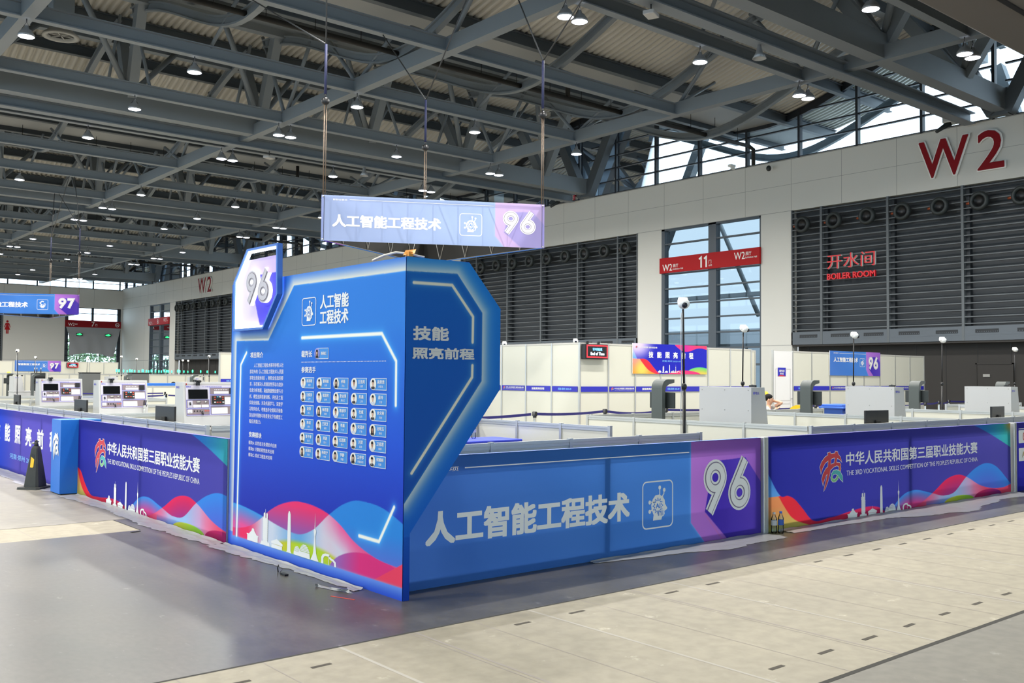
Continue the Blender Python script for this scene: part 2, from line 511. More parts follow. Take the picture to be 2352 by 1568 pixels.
XW, YE = 36.0, 112.3          # window wall and end wall
PER, Y0 = 21.45, 15.07        # roof truss spacing and first truss
YV = Y0 + PER / 2
def zr(y): return 13.1 + 1.3 * (1 - math.cos(2 * math.pi * (y - YV) / PER))

# ================================================================== floor
fm = MB()
def fstrip(x0, x1, y0, y1, mi, z=0.0): fm.add([(x0, y0, z), (x1, y0, z), (x1, y1, z), (x0, y1, z)], [(0, 1, 2, 3)], mi)
fstrip(-32, 50, -26, 2.865, 3)
fstrip(-32, 50, 2.865, 5.04, 1)
fstrip(-32, 50, 5.04, 10.05, 0)
fstrip(-32, 3.45, 10.05, 10.905, 1); fstrip(3.45, 50, 10.05, 10.905, 0); fstrip(3.44, 3.455, 10.05, 10.9, 4, 0.0008)
fstrip(-32, 50, 10.905, YE + 12, 2)
fstrip(-32, 50, 2.848, 2.882, 4, 0.0008); fstrip(-32, 50, 5.029, 5.05, 4, 0.0008)
fstrip(-32, 50, 10.898, 10.912, 4, 0.0008)
for k in range(-30, 60):
    x = 2.415 + 0.4885 * k
    pale = k % 3 == 1
    fstrip(x - (0.012 if pale else 0.004), x + (0.012 if pale else 0.004), 2.885, 5.028, 6 if pale else 5, 0.0006)
    if k % 4 == 2: fstrip(x + 0.03, x + 0.05, 2.885, 5.02, 5, 0.0005)
    for y, q in ((4.775, 0.226), (3.178, 0.226)):
        a = x + q
        if random.random() < 0.9:
            L = 0.062 + random.random() * 0.016; dy = random.uniform(-0.004, 0.004)
            fm.add([(a - L, y - 0.016 + dy, 0.0012), (a + L, y - 0.013, 0.0012), (a + L, y + 0.016, 0.0012), (a - L, y + 0.014 + dy, 0.0012)], [(0, 1, 2, 3)], 7)
for k in range(-8, 14):
    x = 3.45 - 0.98 * k
    if k > 0: fstrip(x - 0.005, x + 0.005, 10.06, 10.9, 5, 0.0006)
floor = struct('floor', fm, [M['conc_dark'], M['conc_light'], M['conc_mid'], M['conc_grey'], M['groove'], M['joint'], M['jointl'], M['slot']])

# ================================================================== window wall (x = 36) with louvre bays and gates
wr = thing('wall_right', None, None, kind='structure')
w = MB()
w.box(XW, -26, 8.93, XW + 0.4, YE + 0.4, 11.2)
for k in range(-1, 4):
    g0 = 25.68 + 23.95 * k
    w.box(XW, g0 - 1.61, 0, XW + 0.4, g0, 8.93); w.box(XW, g0 + 5.85, 0, XW + 0.4, g0 + 7.44, 8.93)
w.box(XW, 104.98, 0, XW + 0.4, YE + 0.4, 8.93)
w.box(XW, -26, 0, XW + 0.4, 0.12, 8.93)
w.build('wall_panel', M['wall'], wr)
s_ = MB()
for k in range(-10, 36):
    s_.box(XW - 0.002, 24.1 + 2.42 * k - 0.008, 8.94, XW, 24.1 + 2.42 * k + 0.008, 11.19)
s_.box(XW - 0.002, -20, 10.09, XW, YE, 10.104)
s_.box(XW - 0.002, 24.06, 8.925, XW, 33.13, 8.945); s_.box(XW - 0.002, 95.9, 8.92, XW, YE, 8.945)
for k in range(-1, 4):
    g0 = 25.68 + 23.95 * k
    for y in (g0 - 1.6, g0 + 7.43): s_.box(XW - 0.002, y - 0.01, 0, XW, y + 0.01, 8.93)
s_.box(XW - 0.002, 103.5, 3.06, XW, YE, 3.09); s_.box(XW - 0.002, 24.07, 3.06, XW, 25.68, 3.08)
s_.box(XW - 0.02, -20, 11.19, XW + 0.05, YE, 11.23)
s_.build('panel_seam', M['seam'], wr)
lv, lb, lf, lg, ld = MB(), MB(), MB(), MB(), MB()
BAYS = [9.17, 33.12, 57.07, 81.0]
for y0 in BAYS:
    y1 = y0 + 14.93
    lb.box(XW + 0.34, y0, 3.08, XW + 0.4, y1, 8.93)
    for i in range(21): lv.box(XW - 0.02, y0, 3.70 + 0.2545 * i, XW + 0.08, y1, 3.70 + 0.2545 * i + 0.04)
    for i in range(6):
        yy = y0 + (1.38 if y0 > 10 else 1.52) + 2.985 * i
        if yy < y1: lv.box(XW - 0.04, yy - 0.05, 3.08, XW + 0.16, yy + 0.05, 8.93); lb.box(XW + 0.15, yy - 0.2, 3.6, XW + 0.36, yy + 0.12, 8.9)
    lv.box(XW - 0.03, y0, 3.08, XW + 0.14, y0 + 0.06, 8.93); lv.box(XW - 0.03, y1 - 0.06, 3.08, XW + 0.14, y1, 8.93)
    lf.box(XW - 0.03, y0, 3.08, XW + 0.3, y1, 3.62); lf.box(XW - 0.035, y0, 3.28, XW, y1, 3.30)
    for i in range(10):
        yy = y0 + 0.65 + 1.493 * i
        lg.box(XW - 0.045, yy - 0.42, 3.37, XW, yy + 0.42, 3.50)
        for q in range(10): lf.box(XW - 0.05, yy - 0.4 + q * 0.08, 3.39, XW - 0.02, yy - 0.375 + q * 0.08, 3.42)
    ld.box(XW + 0.5, y0, 0, XW + 0.6, y1, 3.1); ld.box(XW, y0, 3.0, XW + 0.6, y1, 3.08)
    for i in range(13): ld.box(XW + 0.49, y0 + 1.2 * i, 0, XW + 0.5, y0 + 1.2 * i + 0.012, 3.0, 1)
lv.build('louver_slat', M['louver'], wr); lb.build('louver_back', M['louver_back'], wr)
lf.build('grille_fascia', M['fascia'], wr); lg.build('air_grille', M['black'], wr)
ld.build('recess_wall', [M['dark'], M['black']], wr)

d = MB(); d.box(XW + 0.44, 15.12, 0, XW + 0.49, 16.38, 2.2); d.box(XW + 0.42, 15.07, 0, XW + 0.49, 15.12, 2.25); d.box(XW + 0.42, 16.38, 0, XW + 0.49, 16.43, 2.25); d.box(XW + 0.42, 15.07, 2.2, XW + 0.49, 16.43, 2.25)
d.box(XW + 0.41, 15.9, 1.73, XW + 0.44, 16.15, 1.84, 1)
struct('door_1', d, [M['dark'], M['seam']])

nzn = 0
ORD = ['first', 'second', 'third', 'fourth', 'fifth', 'sixth', 'seventh', 'eighth', 'ninth', 'tenth', 'eleventh', 'twelfth', 'thirteenth', 'fourteenth', 'fifteenth']
def make_nozzle():
    t = thing('air_nozzle', 'x', 'air nozzle')
    a = MB(); a.lathe([(0.355, 0.02), (0.36, -0.06), (0.33, -0.13), (0.26, -0.16), (0.215, -0.12), (0.2, -0.02), (0.22, 0.1)], (0, 0, 0), 'x', 28)
    a.build('nozzle_ring', M['charcoal_d'], t)
    b = MB(); b.lathe([(0.2, -0.03), (0.15, 0.03), (0.06, 0.08), (0.001, 0.08)], (0, 0, 0), 'x', 20); b.build('nozzle_throat', M['black'], t)
    c = MB(); c.tube([(0.02, 0.33, -0.02), (0.12, 0.52, -0.02)], 0.05, 8); c.build('actuator', mat('actuator_orange', (150, 72, 40), 0.5), t)
    for q in t.children: q.location.x = 0
    return t
noz = make_nozzle()
for bi, (y0, w0) in enumerate(((9.96, 'louvres with the boiler room lettering'), (33.768, 'louvres behind the blue corner board'), (81.67, 'far louvres by the small wall letters'))):
    for i in range(10):
        if bi == 2 and i == 0: continue
        o = noz if nzn == 0 else copy_tree(noz)
        nzn += 1
        o.location = (XW - 0.2, y0 + 1.493 * i, 8.22)
        j = (9 - i) if bi == 0 else i
        if bi == 1: lab = f'round dark air nozzle, {ORD[j]} leftwards from the red gate 11 sign pilaster'
        elif bi == 0: lab = f'round dark air nozzle, {ORD[j]} rightwards from the pilaster, above the boiler room lettering bay'
        else: lab = f'small distant air nozzle, {ORD[9 - i]} rightwards from the gate 8 window on the far louvres'
        tag(o, lab, 'air nozzle', w0 and f'air nozzles on the {w0}')

# gates: big glazed openings with frames (window_1..4), each with a red sign board
def gate(n, y0):
    t = thing(f'window_{n}', None, None, kind='structure')
    f = MB(); y1 = y0 + 5.85
    f.box(XW + 0.0, y0, 0, XW + 0.3, y0 + 0.07, 8.93); f.box(XW, y1 - 0.2, 0, XW + 0.3, y1, 8.93)
    f.box(XW + 0.0, y0 + 2.5, 0, XW + 0.32, y0 + 2.95, 8.93)
    f.box(XW + 0.0, y0, 8.84, XW + 0.3, y1, 8.93)
    for i in range(9):
        z = 3.03 + 0.735 * i
        f.box(XW + 0.02, y0, z - 0.035, XW + 0.2, y1, z + 0.035)
    for y in (y0 + 0.9, y0 + 1.75, y0 + 3.7, y0 + 4.7): f.box(XW + 0.1, y - 0.04, 0, XW + 0.2, y + 0.04, 3.0)
    f.box(XW + 0.08, y0, 2.2, XW + 0.22, y1, 2.3)
    f.build('window_frame', M['frame'], t)
    p = MB(); p.add([(XW + 0.16, y0, 0), (XW + 0.16, y1, 0), (XW + 0.16, y1, 8.9), (XW + 0.16, y0, 8.9)], [(0, 1, 2, 3)])
    p.build('window_pane', M['glass_gate'], t)
    return t
for n, k in ((1, 0), (2, 1), (3, 2), (4, 3)): gate(n, 25.68 + 23.95 * k)

def gate_sign(y0, num, lab, z0=6.74, z1=7.49, full=True):
    t = thing('gate_sign', lab, 'sign', (XW - 0.08, y0 + 2.92, z0), group='red gate signs')
    fn = plane((0.0, 2.94, 0), (0, -1, 0), (0, 0, 1), (-1, 0, 0))
    b = MB(); b.box(-0.06, -2.94, 0, 0.06, 2.94, z1 - z0); b.build('sign_board', M['red'], t)
    x = MB()
    put_text(x, 'W2', fn, 0.2, 0.09, 0.82, 0.43, 0.01, d=0.068); put_text(x, '展厅', fn, 0.86, 0.24, 1.2, 0.4, 0.01, d=0.068); put_text(x, 'Exhibition Hall', fn, 0.86, 0.12, 1.5, 0.2, 0.01, d=0.068)
    (ribbon(x, [(2.47, 0.5), (2.6, 0.58), (2.6, 0.09)], 0.085, fn, 0, 0.068), ribbon(x, [(2.77, 0.5), (2.9, 0.58), (2.9, 0.09)], 0.085, fn, 0, 0.068)) if num == '11' else put_text(x, num, fn, 2.7, 0.09, 3.0, 0.62, 0.015, d=0.068); put_text(x, '门', fn, 3.04, 0.24, 3.2, 0.42, 0.01, d=0.068); put_text(x, 'GATE', fn, 3.04, 0.12, 3.24, 0.2, 0.01, d=0.068)
    put_text(x, 'W2', fn, 4.5, 0.28, 5.1, 0.62, 0.01, d=0.068); put_text(x, '展厅', fn, 5.13, 0.43, 5.45, 0.6, 0.01, d=0.068); put_text(x, 'Exhibition Hall', fn, 5.13, 0.3, 5.75, 0.38, 0.01, d=0.068)
    x.build('lettering', M['lwhite'], t)
    return t
gate_sign(25.68, '11', 'long red board reading W2 11 W2 across the big gate window')
gate_sign(97.53, '8', 'distant red board with number 8 across the narrow far gate window')

# ------------------------------------------------------------------ wall lettering
def w2_letters(yc, lab):
    t = thing('wall_letters', lab, 'sign', (XW, yc, 9.36), group='W2 letters on the white fascia')
    fn = plane((-0.02, 1.62, 0), (0, -1, 0), (0, 0, 1), (-1, 0, 0))
    for s, a, b, nm in (('W', 0, 1.93, 'letter'), ('2', 2.25, 3.22, 'numeral')):
        x = MB(); put_text3d(x, s, fn, a, 0, b, 1.45, 0.0, 0.12, 0.018, 0, 1); o = x.build(nm, [M['dred'], M['lwhite']], t)
        x = MB(); put_text(x, s, fn, a - 0.05, -0.05, b + 0.05, 1.50, 0.034, d=0.08); x.build('backing', M['lwhite'], t)
    return t
w2_letters(16.66, 'huge dark red W2 letters on the white fascia at upper right')
w2_letters(88.35, 'small distant red W2 letters on the fascia left of the glowing 96 badge')

t = thing('boiler_room_sign', 'red raised boiler room lettering in Chinese and English on the grey louvres', 'sign', (XW - 0.05, 21.2, 5.76))
fn = plane((0, 1.09, 0), (0, -1, 0), (0, 0, 1), (-1, 0, 0))
x = MB(); put_text3d(x, '开水间', fn, 0, 0.44, 2.17, 1.06, 0, 0.1, 0.012, 0, 1); x.build('chinese_lettering', [mat('bright_red', (225, 28, 40), 0.4), M['lwhite']], t)
x = MB(); put_text3d(x, 'BOILER ROOM', fn, 0, 0.0, 2.17, 0.26, 0, 0.1, 0.03, 0, 0); x.build('english_lettering', [MATS['bright_red'], M['lwhite']], t)

# ================================================================== end wall (y = 112.3)
we = thing('wall_end', None, None, kind='structure')
w = MB()
w.box(-32, YE, 8.95, XW + 0.4, YE + 0.4, 11.05); w.box(23.75, YE, 0, 29.9, YE + 0.4, 8.95); w.box(35.85, YE, 0, XW + 0.4, YE + 0.4, 8.95)
w.box(-32, YE, 0, 8, YE + 0.4, 8.95)
w.build('wall_panel', M['wall'], we)
s_ = MB()
for x in (23.76, 16.2, 25.9, 32.9): s_.box(x - 0.01, YE - 0.003, 8.95 if x != 23.76 else 3, x + 0.01, YE, 11.05)
s_.box(23.75, YE - 0.003, 3.06, 29.9, YE, 3.09); s_.box(-32, YE - 0.02, 11.03, XW, YE, 11.08)
s_.build('panel_seam', M['seam'], we)
w = MB(); w.box(8, YE + 0.3, 0, 23.75, YE + 0.4, 8.95)
for i in range(24): w.box(8, YE - 0.02, 3.1 + 0.25 * i, 23.72, YE + 0.12, 3.14 + 0.25 * i, 1)
for x in (23.6, 20.6, 17.6, 14.6): w.box(x, YE - 0.05, 0, x + 0.12, YE + 0.15, 8.95, 1)
w.build('louver_screen', [M['louver_back'], M['louver']], we)
t = thing('window_5', None, None, kind='structure')
f = MB()
f.box(29.9, YE, 0, 30.25, YE + 0.3, 8.95); f.box(35.5, YE, 0, 35.85, YE + 0.3, 8.95); f.box(32.7, YE, 7.5, 32.92, YE + 0.3, 8.95)
for z in (8.9, 8.3, 6.7, 5.9, 5.1, 4.3, 3.6): f.box(29.9, YE, z - 0.03, 35.85, YE + 0.2, z + 0.03)
f.build('window_frame', M['framed'], t)
p = MB(); p.add([(29.9, YE + 0.2, 0), (35.85, YE + 0.2, 0), (35.85, YE + 0.2, 8.9), (29.9, YE + 0.2, 8.9)], [(0, 1, 2, 3)]); p.build('window_pane', M['glass_hi'], t)
t = thing('gate_sign', 'dark red board with white 7 above the grey draped far doorway', 'sign', (32.88, YE - 0.05, 6.74), group='red gate signs')
fn = plane((-2.98, 0, 0), (1, 0, 0), (0, 0, 1), (0, -1, 0))
b = MB(); b.box(-2.98, -0.04, 0, 2.98, 0.04, 0.76); b.build('sign_board', M['dred'], t)
x = MB(); put_text(x, 'W2', fn, 0.3, 0.12, 0.98, 0.46, 0.012, d=0.05); put_text(x, '展厅', fn, 1.02, 0.26, 1.3, 0.38, d=0.05); put_text(x, '7', fn, 2.75, 0.12, 3.1, 0.66, 0.012, d=0.05); put_text(x, '门', fn, 3.18, 0.16, 3.36, 0.42, d=0.05)
ribbon(x, [(5.55 + 0.2 * math.cos(a * 0.4), 0.38 + 0.2 * math.sin(a * 0.4)) for a in range(16)], 0.05, fn, 0, 0.05, True); put_text(x, 'No', fn, 5.42, 0.3, 5.68, 0.46, d=0.05)
x.build('lettering', M['lwhite'], t)

# grey cloth over the far doorway
def cloth(u, v):
    s = 0.06 * math.sin(u * 9 + v * 3) + 0.05 * math.sin(u * 23 - v * 5) * v
    return s
c = MB(); nu, nv = 60, 30; vs = []
for j in range(nv + 1):
    for i in range(nu + 1):
        u, v = i / nu, j / nv
        xl = 30.0 + 0.35 * min(1, v * 2.5); xr = 35.85 - 0.75 * v ** 0.8 if v < 0.9 else 35.1 - 0.1 * (v - 0.9)
        zt = 6.745; zb = 3.55 + 0.32 * math.sin(math.pi * min(1, u * 1.15)) * (u < 0.87) + 0.1 * (u > 0.55) * math.sin((u - 0.55) * 14) * 0.4
        vs.append((xl + (xr - xl) * u, YE - 0.09 - 0.14 * min(1, v * 4) + min(1, v * 6) * cloth(u, v), zt + (zb - zt) * v))
c.add(vs, [(j * (nu + 1) + i, j * (nu + 1) + i + 1, (j + 1) * (nu + 1) + i + 1, (j + 1) * (nu + 1) + i) for j in range(nv) for i in range(nu)], 0, True)
dr = c.build('drape_cloth', mat('grey_cloth', (156, 158, 160), 0.8)); tag(dr, 'grey cloth draped over the far doorway under the 7 sign', 'cloth')
for x, lab in ((31.3, 'small green exit sign at left on the grey draped doorway'), (34.35, 'small green exit sign at right on the grey draped doorway')):
    t = thing('exit_sign', lab, 'exit sign', (x, YE - 0.52, 5.92), group='exit signs on the draped doorway')
    b = MB(); b.bbox(-0.34, 0, -0.14, 0.34, 0.08, 0.14, 0.02); b.build('housing', M['charcoal_d'], t)
    g = MB(); fn = plane((0, -0.005, 0), (1, 0, 0), (0, 0, 1), (0, -1, 0)); disc(g, (-0.02, 0.0), 0.28, 0.07, fn); disc(g, (0.02, 0.02), 0.12, 0.11, fn, d=0.002); g.build('lit_face', M['exit_green'], t)
    h = MB(); h.box(-0.02, 0.0, 0.12, 0.02, 0.3, 0.16); h.build('bracket', M['black'], t)
t = thing('restroom_sign', 'red female figure symbol on the far beige wall', 'sign', (24.17, YE - 0.03, 5.77))
fn = plane((0, 0, 0), (1, 0, 0), (0, 0, 1), (0, -1, 0)); x = MB()
disc(x, (0, 1.3), 0.12, 0.12, fn, d=0.01)
x.poly([fn(a, b, 0.01) for a, b in ((-0.13, 1.15), (0.13, 1.15), (0.2, 1.08), (0.3, 0.68), (0.24, 0.66), (0.14, 1.0), (0.12, 0.85), (0.28, 0.42), (-0.28, 0.42), (-0.12, 0.85), (-0.14, 1.0), (-0.24, 0.66), (-0.3, 0.68), (-0.2, 1.08))])
for a in (-0.12, 0.02): x.poly([fn(p, q, 0.01) for p, q in ((a, 0), (a + 0.1, 0), (a + 0.1, 0.42), (a, 0.42))])
x.build('pictogram', M['red'], t)

# unseen hall sides, their glazing added as daylight fill
w = MB(); w.box(-32.4, -26, 8.9, -32, YE + 0.4, 11.2)
for k in range(-2, 5): w.box(-32.4, 8 + 23.95 * k, 0, -32, 11 + 23.95 * k, 8.9)
struct('wall_left', w, M['wall'])
t = thing('window_13', None, None, kind='structure')  # unseen glazing added to bring cool side light onto upright faces
f, p = MB(), MB()
for y in np.arange(-25, YE, 2.75):
    f.box(-32.15, y - 0.05, 0, -31.95, y + 0.05, 8.9); f.box(-32.15, y - 0.05, 11.2, -31.95, y + 0.05, 16.2)
for z in (2.6, 4.2, 5.8, 7.4, 12.4, 13.6, 14.8): f.box(-32.12, -26, z - 0.03, -31.98, YE, z + 0.03)
f.build('window_frame', M['framed'], t)
for za, zb in ((0, 8.9), (11.2, 16.2)): p.add([(-32.2, -26, za), (-32.2, YE, za), (-32.2, YE, zb), (-32.2, -26, zb)], [(0, 1, 2, 3)])
p.build('window_pane', M['glass_hi'], t)
w = MB(); w.box(-32, -26.4, 8.9, 36, -26, 16.5)
for k in range(6): w.box(-32 + 13 * k, -26.4, 0, -30 + 13 * k, -26, 8.9)
struct('wall_back', w, M['wall'])
t = thing('window_14', None, None, kind='structure')  # unseen glazing added to brighten the faces turned towards the viewer
f, p = MB(), MB()
for x in np.arange(-31, 36, 2.75): f.box(x - 0.05, -26.15, 0, x + 0.05, -25.95, 8.9)
for z in (2.6, 4.2, 5.8, 7.4): f.box(-32, -26.12, z - 0.03, 36, -25.98, z + 0.03)
f.build('window_frame', M['framed'], t)
p.add([(-32, -26.2, 0), (36, -26.2, 0), (36, -26.2, 8.9), (-32, -26.2, 8.9)], [(0, 1, 2, 3)]); p.build('window_pane', M['glass_hi'], t)

# ================================================================== clerestory glazing
def clere(n, ya, yb):
    t = thing(f'window_{n}', None, None, kind='structure')
    f, p = MB(), MB()
    ys = [y for y in np.arange(18.23 - 2.742 * 16, YE, 2.742) if ya <= y < yb]
    pts = np.linspace(ya, yb, 24)
    for a, b in zip(pts[:-1], pts[1:]):
        p.add([(XW + 0.1, a, 11.2), (XW + 0.1, b, 11.2), (XW + 0.1, b, zr(b)), (XW + 0.1, a, zr(a))], [(0, 1, 2, 3)])
        f.beam((XW + 0.1, a, zr(a) - 0.15), (XW + 0.1, b, zr(b) - 0.15), 0.2, 0.3)
    for y in ys:
        f.box(XW - 0.02, y - 0.055, 11.2, XW + 0.2, y + 0.055, zr(y))
        for q in range(7):
            z = 11.25 + 0.655 * q
            y2 = min(y + 2.742, yb)
            if z < min(zr(y), zr(y2)) - 0.1: f.box(XW + 0.02, y, z - 0.03, XW + 0.16, y2, z + 0.03)
            elif z < max(zr(y), zr(y2)) - 0.1:
                f.box(XW + 0.02, y if zr(y) > zr(y2) else (y + y2) / 2, z - 0.03, XW + 0.16, (y + y2) / 2 if zr(y) > zr(y2) else y2, z + 0.03)
    f.build('window_frame', M['framed'], t); p.build('window_pane', M['glass_hi'], t)
edges = [-26, Y0] + [Y0 + PER * k for k in range(1, 5)] + [YE]
for i in range(len(edges) - 1): clere(6 + i, edges[i], edges[i + 1])
t = thing('window_12', None, None, kind='structure')
f, p = MB(), MB()
p.add([(-32, YE + 0.1, 11.05), (XW, YE + 0.1, 11.05), (XW, YE + 0.1, 16), (-32, YE + 0.1, 16)], [(0, 1, 2, 3)])
for x in np.arange(-31, 36, 2.9): f.box(x - 0.06, YE - 0.02, 11.05, x + 0.06, YE + 0.2, 16)
for z in (11.1, 11.75, 12.4, 13.05, 13.7, 14.4, 15.1): f.box(-32, YE + 0.02, z - 0.03, XW, YE + 0.16, z + 0.03)
f.build('window_frame', M['framed'], t); p.build('window_pane', M['glass_hi'], t)

# ================================================================== roof deck
def roof_deck():
    prof = [(0.0, 0.0), (0.155, 0.0), (0.17, 0.1), (0.265, 0.1)]
    xs, hs = [], []
    x = -16.0
    while x < 39.9:
        for a, h in prof: xs.append(x + a); hs.append(h)
        x += 0.28
    ys = np.arange(-2.0, YE + 4, 0.9)
    xs = np.array(xs); hs = np.array(hs); n = len(xs)
    zz = np.array([zr(y) for y in ys])
    P = np.zeros((len(ys), n, 3)); P[:, :, 0] = xs; P[:, :, 1] = ys[:, None]; P[:, :, 2] = zz[:, None] + hs[None, :]
    i = np.arange(len(ys) * n).reshape(len(ys), n)[:-1, :-1].ravel()
    q = np.stack([i, i + 1, i + n + 1, i + n], 1)
    me = bpy.data.meshes.new('ceiling'); me.vertices.add(P.size // 3); me.vertices.foreach_set('co', P.astype(np.float32).ravel())
    me.loops.add(q.size); me.loops.foreach_set('vertex_index', q.ravel().astype(np.int32))
    me.polygons.add(len(q)); me.polygons.foreach_set('loop_start', np.arange(0, q.size, 4, dtype=np.int32)); me.polygons.foreach_set('loop_total', np.full(len(q), 4, dtype=np.int32))
    me.update(calc_edges=True); me.materials.append(M['deck'])
    o = bpy.data.objects.new('ceiling', me); COL.objects.link(o); o['kind'] = 'structure'
    b = MB(); b.box(-32, -26, 16.2, 40, YE + 4, 16.4); r = b.build('roof_slab', M['deck'], o)
roof_deck()

# ================================================================== roof steel
def st(name, mb, mats): return struct(name, mb, mats)
NB = [Y0 + PER * k for k in range(0, 5)]
UB = [12.36 + 5.3625 * k for k in range(-1, 19)]       # secondary beams
VB = [-14.4, -4.0, 6.4, 16.8, 27.2]                   # cross beams
for y0 in NB:
    m = MB()
    m.beam((-16, y0, 11.72), (XW - 0.1, y0, 11.72), 0.5, 0.78)
    m.ibeam((-16, y0 + 1.15, 11.30), (XW - 0.3, y0 + 1.15, 11.30), 0.42, 0.42, 0.04)
    for s in (-1, 1): m.beam((-16, y0 + s * 2.5, 14.85), (XW + 4, y0 + s * 2.5, 14.85), 0.35, 0.4)
    x = -11.6 + 2.6
    k = 0
    while x < XW:
        for s in (-1, 1): m.beam((x, y0 + s * 0.12, 12.0), (x + 0.4 * s, y0 + s * 2.3, 14.8), 0.42, 0.34, (1, 0, 0))
        m.tube([(x, y0, 12.05), (x + 2.6, y0 + 2.4, 14.8)], 0.11, 8); m.tube([(x, y0, 12.05), (x - 2.6, y0 - 2.4, 14.8)], 0.11, 8)
        x += 5.2; k += 1
    st('roof_truss', m, M['steel'])
    m = MB()
    for s in (-1, 1):
        m.beam((XW - 0.35, y0 + s * 0.2, 11.3), (XW - 0.35, y0 + s * 2.3, 15.2), 0.5, 0.45, (1, 0, 0))
        m.beam((XW + 5.0, y0 + s * 0.3, 8.0), (XW + 6.0, y0 + s * 2.8, 15.0), 0.5, 0.45, (1, 0, 0))
    m.box(XW - 0.5, y0 - 0.3, 11.2, XW - 0.15, y0 + 0.3, 12.15)
    st('wall_column', m, M['steel_d'])  # backlit shade put into the colour by a darker steel
for i, y in enumerate(UB):
    m = MB()
    m.ibeam((-16, y, 11.5), (27.2, y, 11.5), 0.26, 0.42, 0.035)
    st('roof_beam', m, M['steel'])
    m = MB()
    for x in VB + [1.2, 11.6, 22.0]:
        if x in VB:
            for s in (-1, 1):
                yy = y + s * 2.1
                m.tube([(x, y + s * 0.1, 11.7), (x, yy, zr(yy) - 0.45)], 0.075, 8)
            m.tube([(x, y, 11.7), (x + 2.2, y, zr(y) - 0.5)], 0.06, 8)
        else:
            m.tube([(x, y, 11.7), (x, y + (2.0 if i % 2 else -2.0), zr(y + (2.0 if i % 2 else -2.0)) - 0.45)], 0.06, 8)
    st('roof_strut', m, M['steel'])
for x in VB:
    m = MB(); m.beam((x, -2, 11.52), (x, YE - 0.5, 11.52), 0.34, 0.46); st('roof_beam', m, M['steel'])
# purlins and gutters
for k in range(-1, 5):
    yv = YV + PER * k
    for off in (-9.0, -6.6, -4.1, -1.4, 1.4, 4.1, 6.6, 9.0):
        y = yv + off
        if y < 2 or y > YE + 3: continue
        m = MB(); m.ibeam((-16, y, zr(y) - 0.24), (XW + 4, y, zr(y) - 0.24), 0.24, 0.42, 0.03); st('roof_purlin', m, M['steel_d'])
    if yv > YE: continue
    m = MB(); m.box(-16, yv - 1.3, zr(yv) - 0.12, XW + 4, yv + 1.3, zr(yv) - 0.06); st('roof_gutter', m, M['gutter'])
    for x in (-4.0, 1.2, 6.4, 11.6, 16.8, 22.0, 27.2, 32.4, 38.5):
        m = MB(); pts = []
        for q in range(-16, 17):
            y = yv + q * PER / 2 / 16 * 0.93
            pts.append((x, y, zr(y) - 0.62 - 0.35 * math.exp(-((y - yv) / 3.2) ** 2)))
        for a, b in zip(pts[:-1], pts[1:]):
            m.beam(a, b, 0.2, 0.06); m.beam(Vector(a) + Vector((0, 0, -0.28)), Vector(b) + Vector((0, 0, -0.28)), 0.2, 0.06); m.beam(Vector(a) + Vector((0, 0, -0.14)), Vector(b) + Vector((0, 0, -0.14)), 0.05, 0.28)
        st('roof_rib', m, M['steel'])
    if k < 4:
        m = MB(); m.tube([(-16, yv + 0.1, 12.0), (XW - 0.6, yv + 0.1, 12.0)], 0.09, 8); m.tube([(XW - 0.6, yv + 0.1, 12.0), (XW - 0.25, yv + 0.1, 11.9), (XW - 0.25, yv + 0.1, 11.2)], 0.09, 8)
        for x in np.arange(-15, 35, 1.6): m.tube([(x, yv + 0.1, 11.93), (x, yv + 0.1, 12.85)], 0.012, 5)
        m.tube([(24.3, yv + 0.1, 12.0), (24.3, yv + 0.1, 13.0)], 0.09, 8)
        o = m.build('drain_pipe', M['rubber']); tag(o, f'black drain pipe under the {ORD[k + 1]} roof valley from the viewer', 'pipe', 'roof drain pipes')
# wide air duct close overhead
t = thing('air_duct', 'broad dull grey-brown duct crossing the top right corner of the hall', 'duct', (20, 9.3, 10.05))
b = MB(); b.bbox(-16, -1.2, 0, 15.9, 1.15, 1.9, 0.08); b.build('duct_body', mat('duct_sheet', (104, 100, 96), 0.6), t)
b = MB(); b.box(-16, -0.2, -0.03, 15.9, -0.08, 0.0); b.build('duct_seam', M['black'], t)
for x in (-8, 0, 8): 
    b = MB(); b.box(x, -1.25, -0.02, x + 0.06, 1.2, 4.0); b.build('duct_hanger', M['steel_d'], t)
t = thing('supply_duct', 'square galvanised drop duct with a round diffuser below it at upper left', 'duct', (7.75, 30.3, 11.6))
b = MB(); b.bbox(-0.3, -0.3, 0.45, 0.3, 0.3, 1.55, 0.02); b.build('duct_body', M['steel'], t)
b = MB(); b.lathe([(0.28, 0.5), (0.33, 0.2), (0.5, 0.06), (0.52, 0.0), (0.38, 0.0), (0.36, 0.08)], (0, 0, 0), 'z', 24); b.build('diffuser_ring', M['steel_l'], t)
b = MB()
for a in range(6): b.beam((0.05 * math.cos(a), 0.05 * math.sin(a), 0.05), (0.37 * math.cos(a * math.pi / 3), 0.37 * math.sin(a * math.pi / 3), 0.05), 0.03, 0.02)
b.build('diffuser_vane', M['steel_l'], t)

